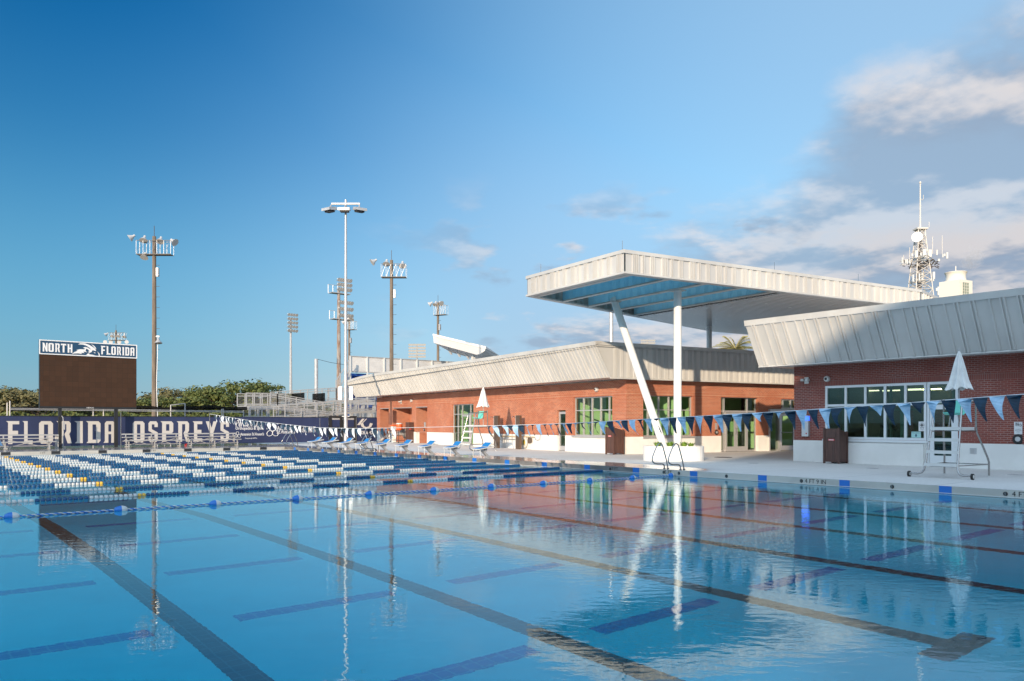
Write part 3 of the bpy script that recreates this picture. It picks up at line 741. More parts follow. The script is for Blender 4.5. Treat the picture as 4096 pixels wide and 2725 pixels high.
ZB2 = 3.905; y0f = -.87
mb = MB(); mb.hexa([FB.P(y0f, 1.2, ZB2), FB.P(LB, 1.2, ZB2), FB.P(LB, -15, ZB2), FB.P(y0f, -15, ZB2)], [FB.P(y0f, 1.2, ZB2 + .03), FB.P(LB, 1.2, ZB2 + .03), FB.P(LB, -15, ZB2 + .03), FB.P(y0f, -15, ZB2 + .03)])
for i in range(30):   # soffit battens
    mb.fbox(FB, y0f + .02, LB, .02 + i * .04, .035 + i * .04, ZB2 - .012, ZB2)
mb.build('soffit', M['soffit'], bB)
mb = MB()
corrug(mb, FB, y0f, LB, 1.2, ZB2, 2.1, 5.50, [(.26, 2, .075), (.34, 1, .075), (.20, 2, .075)], dep=.06)
mb.poly([FB.P(y0f, 1.2, ZB2), FB.P(y0f, 2.1, 5.5), FB.P(y0f, -15, 5.5), FB.P(y0f, -15, ZB2)])
mb.build('fascia', M['fascia'], bB)
mb = MB(); mb.hexa([FB.P(y0f - .02, 1.7, 5.60), FB.P(LB, 1.7, 5.60), FB.P(LB, 2.15, 5.49), FB.P(y0f - .02, 2.15, 5.49)], [FB.P(y0f - .02, 1.7, 5.73), FB.P(LB, 1.7, 5.73), FB.P(LB, 2.20, 5.71), FB.P(y0f - .02, 2.20, 5.71)])
mb.fbox(FB, y0f, LB, 1.14, 1.24, ZB2 - .05, ZB2 - .013)
mb.build('coping', M['white_metal'], bB)
mb = MB(); mb.fbox(FB, y0f, LB, -15, 1.7, 5.4, 5.45); mb.build('roof', M['white_metal'], bB)
for i, px in enumerate((3400, 3655, 3945)):
    mb = MB(); q = FB.P(a(px, .6), .6, ZB2 - .02); mb.lathe(q, [(.09, 0), (.09, .012)], 16); mb.build('soffit_light', M['plastic_white'], bB)
cols = [a(p) for p in (3381.7, 3460.4, 3539, 3621)]
window(FB, WB[0], WB[1], .93, 3.04, -.06, bB, cols, [2.26], M['alu_white'], M['glass_cool'], fw=.09, mull=.09, sill=True)
window(FB, DB[0], DB[1], 2.24, 3.04, -.06, bB, [], [], M['alu_white'], M['glass_cool'], fw=.09)
mb = MB(); mb.fbox(FB, DB[0], DB[0] + .07, -.12, -.01, 0, 2.24); mb.fbox(FB, DB[1] - .07, DB[1], -.12, -.01, 0, 2.24); mb.build('door_frame', M['alu_white'], bB)
door(FB, DB[0] + .08, DB[1] - .08, 2.22, -.06, bB, M['alu_white'], M['glass_cool'], stile=.15, bot=.38)
mb = MB(); p, q = WB[0] - 1.0, DB[1] + 1.5; zc = 3.25
mb.fbox(FB, p, q, -7.1, -7.0, .02, 1.0); mb.fbox(FB, p, q, -7.1, -7.0, 2.6, zc)
for i in range(6): mb.fbox(FB, p + i * (q - p) / 6, p + i * (q - p) / 6 + .9, -7.1, -7.0, 1.0, 2.6)
mb.fbox(FB, p - .1, p, -7, -.32, .02, zc); mb.fbox(FB, q, q + .1, -7, -.32, .02, zc); mb.k = 1; mb.fbox(FB, p, q, -7, -.32, zc, zc + .1); mb.fbox(FB, p, q, -7, -.32, .004, .018)
mb.fbox(FB, p + 1.5, p + 2.2, -4, -3.4, .02, 1.3); mb.fbox(FB, p + 3.5, p + 6.0, -2.6, -2.0, .02, 1.0)
mb.k = 2
for i in range(9): aa = p + .5 + i * (q - p - 1) / 8; mb.fbox(FB, aa, aa + (.07 if i % 3 else .22), -2.3 - .4 * (i % 3), -2.2 - .4 * (i % 3), .02, 3.2)
mb.fbox(FB, p, q, -4.6, -4.5, .9, .98); mb.fbox(FB, p, q, -4.6, -4.5, 2.1, 2.18)
mb.build('interior_room', [M['room_grey'], M['room_dark'], M['teal_frame']], bB)
for i, (px, py) in enumerate(((3482, 1555), (3565, 1559), (3648, 1549), (3650, 1569), (3728, 1557), (3728, 1575))):
    z = 3.12; oo = -((1.0 if i != 2 and i != 4 else .4) + 1.4 + .3 * (i % 2)); d_ = (z - HC) * FOC / (HZ - py); oo = -(d_ * (SN + CS * T(px)) - 29.5); oo = max(-6.0, min(-2.6, oo))
    aa = FB.a(px, oo); mb = MB(); mb.fbox(FB, aa - .38, aa + .38, oo - .05, oo + .05, 3.0, 3.05); mb.build('tube_light', M['tube'], bB)

# ---- the canopy --------------------------------------------------------------------
cP = [DL(29.3, 4.16), DL(38.1, 19.65), DL(45.5, 26.3), DL(53.3, 20.7), DL(47.9, 12.1), DL(34.65, .66)]     # C0 C2 C4 C5 C3 C1
UN, TP = 7.10, 7.98
cn = thing('entrance_canopy', 'tall flat white metal canopy with blue bays between the two brick buildings', 'canopy', tuple(cP[0]))
def up(p, z): return Vector((p.x, p.y, z))
n = len(cP)
ctr = sum(cP, Vector()) / n
uA = (cP[5] - cP[0]).normalized(); LA = (cP[5] - cP[0]).length
uR = (cP[1] - cP[0]).normalized(); LR = (cP[1] - cP[0]).length
nIn = Vector((-uR.y, uR.x, 0))                        # inward normal of the long front edge
if (ctr - cP[0]).dot(nIn) < 0: nIn = -nIn
mb = MB()
for i in range(n):
    p, q = cP[i], cP[(i + 1) % n]; u = (q - p).normalized(); nn = Vector((u.y, -u.x, 0))
    if nn.dot(ctr - p) > 0: nn = -nn
    f = Fr(p, u, nn)
    corrug(mb, f, 0.05, (q - p).length - .02, 0, UN + .06, 0, TP - .12, [(.30, 4, .055), (.12, 2, .055), (.24, 3, .055)], dep=.05)
mb.build('fascia', M['white_metal'], cn)
mb = MB()
for i in range(n):
    p, q = cP[i], cP[(i + 1) % n]; u = (q - p).normalized(); nn = Vector((u.y, -u.x, 0))
    if nn.dot(ctr - p) > 0: nn = -nn
    f = Fr(p, u, nn); L_ = (q - p).length
    mb.fbox(f, -.03, L_ + .03, -.10, .05 + .0015 * i, TP - .13 + .001 * i, TP + .001 * i); mb.fbox(f, -.03, L_ + .03, -.25, .045 + .0015 * i, UN - .001 * i, UN + .07)
mb.build('coping', M['white_metal'], cn)
# bays: four openings between five ribbed beams running with the short edge, then the closed soffit
far_u = (cP[4] - cP[5]).normalized()
def edge_far(s):  # point on the far edge opposite a point at distance s along the front edge, following direction uA
    p = cP[0] + uR * s
    # intersection of p + k*uA with the line cP[5] + m*far_u
    d = uA; e = far_u; w = cP[5] - p; det = d.x * (-e.y) + e.x * d.y
    k = (w.x * (-e.y) + e.x * w.y) / det
    return k
beams = [0.45, 2.3, 4.25, 6.2, 8.15]
mb = MB(); fl = MB()
for i, s in enumerate(beams):
    k = edge_far(s) - .25; o_ = cP[0] + uR * s; f = Fr(o_, uA, -uR)
    hw = .0
    corrug(mb, f, .25, k, .05, UN + .05, .05, TP - .1, [(.25, 3, .055)], dep=.03)
    corrug(mb, f, .25, k, -.05, UN + .05, -.05, TP - .1, [(.25, 3, .055)], dep=-.03)
    fl.fbox(f, .2, k, -.12, .12, UN + .004, UN + .055)
M['bay_blue'] = pr('bay_blue', (.50, .86, 1.0), .5)
mb.build('rib_beam', M['bay_blue'], cn); fl.build('beam_flange', M['white_metal'], cn)
mb = MB(); kq = edge_far(8.15); bq = [cP[0] + uR * .1 + uA * .1, cP[0] + uR * 8.15 + uA * .1, cP[0] + uR * 8.15 + uA * (kq - .1), cP[5] + far_u * .1]
mb.hexa([up(p, TP - .10) for p in bq], [up(p, TP - .05) for p in bq]); mb.build('bay_roof', M['bay_blue'], cn)
# closed part: roof deck and glossy slatted soffit
s0 = 8.15; k0 = edge_far(s0); pa = cP[0] + uR * s0; pb = pa + uA * k0
def shrink(pts, d):
    c_ = sum(pts, Vector()) / len(pts); return [p + (c_ - p).normalized() * d for p in pts]
clo = [pa, cP[1], cP[2], cP[3], cP[4], pb]
mb = MB(); sp_ = shrink(clo, .12)
mb.hexa([up(p, TP - .12) for p in sp_], [up(p, TP - .04) for p in sp_])
mb.build('roof', M['white_metal'], cn)
mb = MB(); mb.k = 1; mb.hexa([up(p, UN + .05) for p in sp_], [up(p, UN + .07) for p in sp_]); mb.k = 0
# slats, clipped to the closed outline
def clip_line(p, d, poly):
    ks = []
    m_ = len(poly)
    for i in range(m_):
        a_, b_ = poly[i], poly[(i + 1) % m_]; e = b_ - a_; det = d.x * (-e.y) + e.x * d.y
        if abs(det) < 1e-9: continue
        w_ = a_ - p; k = (w_.x * (-e.y) + e.x * w_.y) / det; mm = (d.x * w_.y - d.y * w_.x) / det
        if -1e-6 <= mm <= 1 + 1e-6: ks.append(k)
    return (min(ks), max(ks)) if len(ks) >= 2 else None
for i in range(-10, 60):
    p = pa + uA * (i * .30 + .1); r = clip_line(p, uR, sp_)
    if r and r[1] - r[0] > .5:
        f = Fr(p, uR, uA); mb.fbox(f, r[0] + .25, r[1] - .25, -.10, .10, UN - .02, UN + .03)
mb.build('soffit', [M['soffit'], M['dark']], cn)
for k, (px, py) in enumerate(((2775, 1260), (2870, 1275), (2915, 1238), (3070, 1214), (3160, 1230))):
    q = PD(px, py, (UN - HC) * FOC / (HZ - py)); mb = MB(); mb.lathe((q.x, q.y, UN - .008), [(.10, 0), (.10, .012)], 14); mb.build('downlight', M['plastic_white'], cn)
for i, (p, s) in enumerate(((cP[0], .2), (cP[0] + uA * (LA * .82), .2), (cP[0] + uR * 8, .2), (cP[0] + uR * 13.4, .2))):
    mb = MB(); q = p + nIn * .12; mb.tube([(q.x, q.y, TP), (q.x, q.y, TP + .36)], .012, 5); mb.build('lightning_rod', M['steel'], cn)
V1 = DL(33.1, 6.92)
mb = MB(); mb.tube([up(V1, .5), up(V1, UN + .3)], .165, 24); mb.build('round_column', M['white_paint'], cn, smooth=True)
Sb, St = DL(33.1, 33.1 * T(2657)), DL(36.2, 36.2 * T(2454))
mb = MB(); mb.tube([up(Sb, .5), up(St, UN + .15)], .165, 24); mb.build('leaning_column', M['white_paint'], cn, smooth=True)
Bc = DL(45.4, 45.4 * T(2836.8)); mb = MB(); mb.tube([up(Bc, 0), up(Bc, UN + .03)], .15, 20); mb.build('rear_column', M['white_paint'], cn, smooth=True)
mb = MB()
for q in (V1, St):
    f = Fr(q, uA, -uR); mb.fbox(f, -.28, .28, -.22, .22, UN - .03, UN + .003)
mb.build('column_cap', M['white_metal'], cn)

# planter
pl = thing('planter', 'white rounded concrete planter around the feet of the canopy columns', 'planter', (V1.x, V1.y, 0))
cen = DL(33.2, 33.2 * T(2694)); du = DL(0, 1).normalized() * 1.0; dw = DL(1, 0)
def stad(hl, r, seg=14):
    pts = []
    for s_, c_ in ((1, 0), (-1, 0)):
        for i in range(seg + 1):
            a_ = -math.pi / 2 + math.pi * i / seg
            x = s_ * hl + s_ * math.cos(a_) * r; y = s_ * math.sin(a_) * r
            p = cen + du * x + dw * y; pts.append((p.x, p.y))
    return pts
mb = MB(); o1, o2 = stad(.46, .80), stad(.46, .66)
nn = len(o1)
for i in range(nn):
    j = (i + 1) % nn
    mb.poly([(*o1[i], 0), (*o1[j], 0), (*o1[j], .60), (*o1[i], .60)]); mb.poly([(*o1[i], .60), (*o1[j], .60), (*o2[j], .61), (*o2[i], .61)])
    mb.poly([(*o2[j], .61), (*o2[j], .45), (*o2[i], .45), (*o2[i], .61)])
mb.build('wall_ring', M['white_base'], pl, smooth=True)
mb = MB(); mb.poly([(x, y, .53) for x, y in o2]); mb.build('soil', M['soil'], pl)
def spiky(px, d, n_, r, h, lb):
    q = DL(d, d * T(px)); mb = MB(); rnd = random.Random(int(px))
    for i in range(n_):
        a_ = rnd.uniform(0, 6.283); tl = rnd.uniform(.2, 1.0) * r; hh = h * rnd.uniform(.6, 1.0); w_ = .022
        b0 = Vector((q.x + math.cos(a_) * .05, q.y + math.sin(a_) * .05, .53)); e = Vector((q.x + math.cos(a_) * tl, q.y + math.sin(a_) * tl, .53 + hh)); mid = (b0 + e) / 2 + Vector((0, 0, .05))
        s_ = Vector((-math.sin(a_), math.cos(a_), 0)) * w_
        mb.poly([b0 - s_, b0 + s_, mid + s_, mid - s_]); mb.poly([mid - s_, mid + s_, e])
    tag(mb.build('spiky_plant', M['leaf_spiky']), lb, 'plant', 'spiky plants in the planter')
spiky(2630, 32.75, 60, .30, .30, 'green spiky plant in the white planter, left of the leaning column')
spiky(2680, 32.7, 60, .26, .30, 'green spiky plant in the white planter, between the two columns')
spiky(2736, 32.75, 70, .26, .28, 'green spiky plant in the white planter, just right of the upright column')
spiky(2764, 32.9, 50, .24, .24, 'small green spiky plant nearest the right end of the white planter')

# ---- unseen block added behind the camera, top shaped to shade the right side
bC = thing('shade_block', 'unseen brick-coloured block added behind the camera to cast shade', 'building', (-60, -40, 0))
hs = Vector((.838, .5465, 0)).normalized(); hw = Vector((.5465, -.838, 0)).normalized()
v0 = -42.0
prof = [(-70, 2.0), (-22, 2.4), (-20, 3.1), (-17.8, 4.1), (-13.2, 6.2), (-9, 7.0), (-5.6, 7.4), (-2.6, 7.9), (-1.6, 9.0), (.7, 12.0), (3.7, 13.15), (9, 14.2), (30, 14.8)]
mb = MB()
pts = [(w_, h_ + .2438 * -v0) for w_, h_ in prof]
f_ = [hs * v0 + hw * w_ + Vector((0, 0, z)) for w_, z in pts]; bk = [p - hs * 14 for p in f_]
for i in range(len(pts) - 1):
    A_, B_, C_, D_ = f_[i], f_[i + 1], bk[i + 1], bk[i]
    mb.hexa([up(A_, 0), up(B_, 0), up(C_, 0), up(D_, 0)], [A_, B_, C_, D_])
mb.build('wall', M['brickb'], bC)

# ================================================================ things on and round the pool
ORD = ['nearest', 'second nearest', 'third nearest', 'fourth nearest', 'fifth nearest', 'sixth nearest', 'seventh nearest', 'eighth nearest', 'ninth nearest', 'tenth nearest', 'eleventh nearest', 'twelfth nearest', 'farthest']
# ---- lane ropes: strings of discs; each run of one colour is a part
def make_rope():
    t_ = thing('lane_rope', 'x', 'lane rope', (0, 0, 0), 'lane ropes stretched across the far half of the pool')
    mb = MB(); mb.tube([(WX0 + .05, 0, 0), (WX1 - .02, 0, 0)], .006, 5); mb.build('cable', M['cord'], t_)
    cuts = [(20.55, 'n'), (15.97, 'w'), (14.87, 'n'), (13.77, 'w'), (12.50, 'y'), (12.33, 'n'), (11.5, 'w'), (10.4, 'n'), (9.3, 'w'), (8.2, 'n'), (7.1, 'w'), (6.0, 'n'), (4.99, 'y'), (4.80, 'w'), (3.75, 'n'), (2.65, 'w'), (1.55, 'n'), (-1.9, 'e')]
    mats = {'n': M['float_navy'], 'w': M['float_white'], 'y': M['float_yellow']}; nm = {'n': 'navy', 'w': 'white', 'y': 'yellow'}
    prof = [(.02, 0), (.050, .004), (.056, .012), (.056, .062), (.040, .080), (.02, .084)]
    pitch = .105
    for (x1, k), (x0, _) in zip(cuts, cuts[1:]):
        mb = MB(); cnt = max(2 if k == 'y' else 1, round((x1 - x0) / pitch)); pp = (x1 - x0) / cnt
        for i in range(cnt): mb.lathe((x0 + i * pp, 0, 0), [(r, h * pp / pitch * 1.04) for r, h in prof], 12, 'X')
        mb.build('float_run', mats[k], t_, smooth=True, label='run of %s floats' % nm[k])
    return t_
RY = [20.6, 22.95, 25.4, 27.75, 30.1, 32.4, 34.7, 36.95, 39.15, 41.35, 43.5, 45.6, 47.7]
rp = make_rope()
for i, y in enumerate(RY):
    lab = ('navy, white and yellow lane rope, %s in the row' % ORD[i]) + (', pale in the shade' if i < 2 else '')
    r = rp if i == 0 else copy_tree(rp, (0, y, WZ + .012))
    r.location = (0, y, WZ + .012); r['label'] = lab

# ---- the thin blue and white rope with its bullet floats
t_ = thing('float_rope', 'twisted blue and white rope with blue and white bullet floats, nearest rope in the pool', 'float rope', (WX1, 17.4, WZ))
def strand(ph, mat):
    mb = MB(); n_ = 1500; x0, x1 = -2.1, 20.65; pts = []
    for i in range(n_ + 1):
        x = x0 + (x1 - x0) * i / n_; a_ = ph + x / .15 * 6.283; pts.append((x, 17.4 + .011 * math.cos(a_), WZ + .022 + .011 * math.sin(a_)))
    mb.tube(pts, .0105, 5); mb.build('rope_strand', mat, t_, smooth=True)
strand(0, M['float_blue']); strand(math.pi, M['plastic_white'])
for k in range(11):
    x = 1.87 + 1.87 * k; mb = MB()
    mb.lathe((x, 17.4, WZ + .02), [(.02, -.13), (.048, -.115), (.073, -.065), (.082, -.02), (.083, 0)], 20, 'X'); mb.k = 1
    mb.lathe((x, 17.4, WZ + .02), [(.0825, 0), (.082, .03), (.068, .075), (.044, .11), (.02, .12)], 20, 'X')
    mb.build('float', [M['float_blue'], M['plastic_white']], t_, smooth=True)

# ---- backstroke flags
def flag(mb, p, along, w_, h_, drift, curl, side):
    """a pennant hanging from p; drift along the line, curl out of its plane"""
    rows = 7
    prev = None
    for i in range(rows + 1):
        s_ = i / rows; ww = w_ * (1 - s_) * .5 + .004
        c_ = p + along * (drift * s_ ** 1.25) + Vector((0, 0, -h_ * s_)) + side * (curl * math.sin(s_ * 2.4))
        k = side * (.018 * math.sin(5 * s_ + drift * 20)); tw = math.sin(drift * 43) * .8 + curl * 2.5 * s_; ax_ = along * math.cos(tw) + side * math.sin(tw)
        cur = (c_ - (along if i == 0 else ax_) * ww + k, c_ + (along if i == 0 else ax_) * ww - k)
        if prev: mb.poly([prev[0], prev[1], cur[1], cur[0]])
        prev = cur
def flag_line(name, label, x, ys, zf, colors, parent_loc, drift, seed, hgt=.44, wid=.235):
    t_ = thing(name, label, 'pennant line', parent_loc); rnd = random.Random(seed)
    al = Vector((0, -1, 0))
    mb = MB(); yy = [WY1 + .9 + (-WY1 - .6 - .9 + 2.0) * i / 80 for i in range(81)]
    return t_, rnd, al
def zline(y): # measured heights of the cord along its run
    K = [(1.0, 2.28), (5.5, 2.085), (7.6, 1.965), (10.1, 1.84), (17.5, 1.555), (21.2, 1.475), (27.7, 1.37), (31, 1.33), (35.1, 1.34), (44, 1.70), (51.0, 2.13)]
    for (a_, za), (b_, zb) in zip(K, K[1:]):
        if a_ <= y <= b_: return za + (zb - za) * (y - a_) / (b_ - a_)
    return K[0][1] if y < 2 else K[-1][1]
PX = 16.1
t_ = thing('pennant_line', 'long line of navy and light blue pennants sagging across the pool beside the deck', 'pennant line', (PX, 51.0, 0))
mb = MB(); mb.tube([(PX, y, zline(y)) for y in [2 + .7 * i for i in range(71)]], .009, 5); mb.build('cord', M['cord'], t_)
rnd = random.Random(3); y = 2.2; k = 0
while y < 50.2:
    if not (21.6 < y < 27.9):
        mb = MB(); dr = rnd.uniform(.05, .15); cu_ = rnd.uniform(-.06, .10); hh = rnd.uniform(.40, .45); ww = .25
        if 22 > y > 14: dr += rnd.uniform(.05, .16); hh *= rnd.uniform(.68, .95)
        if y > 27: dr += rnd.uniform(.08, .2); hh *= .95
        if rnd.random() < .08: hh *= .5
        if y < 14 and k in (9, 24): cu_ = .2
        flag(mb, Vector((PX, y, zline(y) - .004)), Vector((0, -1, 0)), ww, hh, dr, cu_, Vector((-1, 0, 0)))
        light = k % 2
        mat = (M['pen_white'] if light else M['pen_navy']) if y > 27 else (M['pen_light'] if light else M['pen_navy'])
        mb.build('pennant', mat, t_, label='light pennant' if light else 'navy pennant')
    y += .2845; k += 1
# poles that carry it
def flag_pole(x, y, h, lab):
    mb = MB(); mb.tube([(x, y, 0), (x, y, h)], .024, 10); mb.lathe((x, y, 0), [(.05, 0), (.05, .03), (.03, .04)], 12)
    tag(mb.build('flag_pole', M['steel']), lab, 'pole', 'poles for the pennant lines')
flag_pole(PX, 51.05, 2.2, 'thin metal pole holding the far end of the long pennant line')
flag_pole(10.97, 51.1, 2.2, 'thin metal pole standing right of the scoreboard legs')
flag_pole(AY(1279.5, 55.6), 55.6, 1.95, 'thin metal pole between the right end of the banner lettering and the fence gate')
flag_pole(AY(1425, 55.6), 55.6, 2.0, 'thin metal pole at the right edge of the black fence gate')
# the end of the second line, close on the left
t_ = thing('pennant_line', 'pale blue pennants blowing in close at the left border of the photo', 'pennant line', (.78, 7.0, 0))
mb = MB(); mb.tube([PD(-62, 1575, 7.0), PD(-60, 1650, 7.0), PD(-50, 1760, 7.0)], .006, 5); mb.build('cord', M['cord'], t_)
for k, (px, py, h_, dr, ll) in enumerate(((-62, 1575, .46, .17, 1), (-60, 1650, .46, .16, 1), (-50, 1760, .30, .10, 0))):
    p = PD(px, py, 7.0); mb = MB(); flag(mb, p, Vector((.80, -.6, 0)), .07, h_, dr, .05, Vector((-.6, -.8, 0)))
    mb.build('pennant', M['pen_light'] if ll else M['pen_navy'], t_)

# ---- starting blocks
def make_block():
    t_ = thing('starting_block', 'x', 'starting block', (0, 0, 0), 'starting blocks along the pool edge')
    mb = MB(); mb.fbox(BFR, -.22, .22, -.06, .06, 0, .02)
    mb.v = []; mb.f = []; mb.m = []
    # local: +X away from the water, Y along the edge
    mb.hexa([(.50, -.10, .0), (.74, -.10, .0), (.74, .10, .0), (.50, .10, .0)], [(.50, -.10, .04), (.74, -.10, .04), (.74, .10, .04), (.50, .10, .04)])
    mb.hexa([(.54, -.07, .04), (.70, -.07, .04), (.70, .07, .04), (.54, .07, .04)], [(.26, -.07, .30), (.44, -.07, .26), (.44, .07, .26), (.26, .07, .30)])
    mb.hexa([(.10, -.12, .30), (.50, -.12, .27), (.50, .12, .27), (.10, .12, .30)], [(.10, -.12, .405), (.50, -.12, .47), (.50, .12, .47), (.10, .12, .405)])
    mb.build('pedestal', M['galv'], t_)
    mb = MB(); mb.hexa([(-.06, -.30, .37), (.80, -.30, .50), (.80, .30, .50), (-.06, .30, .37)], [(-.06, -.30, .405), (.80, -.30, .535), (.80, .30, .535), (-.06, .30, .405)])
    mb.build('platform', M['plastic_white'], t_)
    mb = MB(); mb.hexa([(-.03, -.26, .409), (.42, -.26, .478), (.42, .26, .478), (-.03, .26, .409)], [(-.03, -.26, .418), (.42, -.26, .487), (.42, .26, .487), (-.03, .26, .418)])
    mb.build('blue_tread', M['blue_top'], t_)
    mb = MB(); mb.hexa([(.44, -.27, .49), (.49, -.27, .49), (.49, .27, .49), (.44, .27, .49)], [(.66, -.27, .69), (.70, -.27, .67), (.70, .27, .67), (.66, .27, .69)])
    k = mb.build('kick_plate', M['plastic_white'], t_)
    mb = MB(); mb.hexa([(.443, -.24, .508), (.445, -.24, .505), (.445, .24, .505), (.443, .24, .508)], [(.635, -.24, .686), (.645, -.24, .686), (.645, .24, .686), (.635, .24, .686)]); mb.build('blue_pad', M['blue_top'], k)
    for s_ in (-1, 1):
        mb = MB(); mb.tube([(.0, s_ * .27, 0), (.0, s_ * .27, .38)], .016, 8); mb.build('leg', M['plastic_white'], t_)
    return t_
BFR = FB
blk = make_block()
BY = [28.82, 31.17, 33.47, 35.72, 37.97, 40.15, 42.32, 44.48, 46.57]
for i, y in enumerate(BY):
    lab = 'starting block with blue sloping top and white frame, the %s of the nine' % (ORD[i] if i < 8 else 'farthest')
    r = blk if i == 0 else copy_tree(blk, (WX1 + .12, y, 0))
    r.location = (WX1 + .12, y, 0); r['label'] = lab
for i, ch in ((0, '9'), (1, '8')):
    y = BY[i]; bt = blk if i == 0 else [o for o in COL.objects if o.get('label', '').startswith('starting block') and 'second nearest' in o['label']][0]
    q = text(ch, M['marking'], None, (.30, -.125, .315), (1, 0, 0), (0, 0, 1), height=.12, name='number'); q.parent = bt

# ---- pool ladders: pairs of grab rails
def grab_rails(yA, yB, lab):
    t_ = thing('pool_ladder', lab, 'pool ladder', (20.95, (yA + yB) / 2, 0), 'grab rails of the pool ladders')
    for y in (yA, yB):
        P_ = [(20.92, 0), (20.90, .12), (20.80, .17), (20.55, .18), (20.38, .22), (20.30, .33), (20.36, .5), (20.52, .76), (20.62, .86), (20.74, .87), (20.84, .76), (21.02, .30), (21.10, 0)]
        sm = []
        for i in range(len(P_) - 1):
            p0 = P_[max(i - 1, 0)]; p1 = P_[i]; p2 = P_[i + 1]; p3 = P_[min(i + 2, len(P_) - 1)]
            for k in range(4):
                u = k / 4; f = lambda c: .5 * ((2 * p1[c]) + (-p0[c] + p2[c]) * u + (2 * p0[c] - 5 * p1[c] + 4 * p2[c] - p3[c]) * u * u + (-p0[c] + 3 * p1[c] - 3 * p2[c] + p3[c]) * u ** 3)
                sm.append((f(0), y, f(1)))
        sm.append((P_[-1][0], y, P_[-1][1]))
        mb = MB(); mb.tube(sm, .022, 10); mb.build('rail', M['steel'], t_, smooth=True)
        for x in (20.92, 21.10):
            mb = MB(); mb.lathe((x, y, 0), [(.045, .001), (.045, .02), (.028, .03)], 12); mb.build('flange', M['steel'], t_)
grab_rails(18.0, 17.3, 'curved steel ladder rails at the pool edge in front of the white planter')
grab_rails(38.9, 38.2, 'curved steel ladder rails standing among the starting blocks')
grab_rails(49.7, 49.0, 'curved steel ladder rails at the far corner of the pool')

# ---- lifeguard chairs
def umbrella(org, z0, z1, lab, r=.30):
    t_ = thing('folded_umbrella', lab, 'umbrella', tuple(org), 'folded umbrellas over the lifeguard chairs')
    x, y = org[0], org[1]
    mb = MB(); seg = 40; rings = [(0.012, z1), (.05, z1 - .10), (.10, z1 - .30), (.16, z1 - .58), (.225, z1 - .88), (r, z0 + .04)]
    base = 0
    for k, (rr, z) in enumerate(rings):
        for j in range(seg):
            a_ = 2 * math.pi * j / seg; fold = 1 + (.20 * math.sin(8 * a_ + .6 * k * .3) * min(1, k / 2)) + .06 * math.sin(3 * a_ + 1)
            zz = z + (-.035 * math.sin(8 * a_ + .2) - .02 * math.sin(3 * a_) if k == len(rings) - 1 else 0)
            mb.v.append((x + math.cos(a_) * rr * fold, y + math.sin(a_) * rr * fold, zz))
    for k in range(len(rings) - 1):
        for j in range(seg):
            a_ = k * seg + j; b_ = k * seg + (j + 1) % seg; mb.f.append([a_, b_, b_ + seg, a_ + seg]); mb.m.append(0)
    mb.build('canopy_cloth', M['umbrella'], t_, smooth=True)
    mb = MB(); mb.tube([(x, y, org[2]), (x, y, z1 + .02)], .019, 8); mb.lathe((x, y, z1), [(.03, 0), (.035, .02), (.01, .06)], 10); mb.build('pole', M['lightgalv'], t_)
    return t_
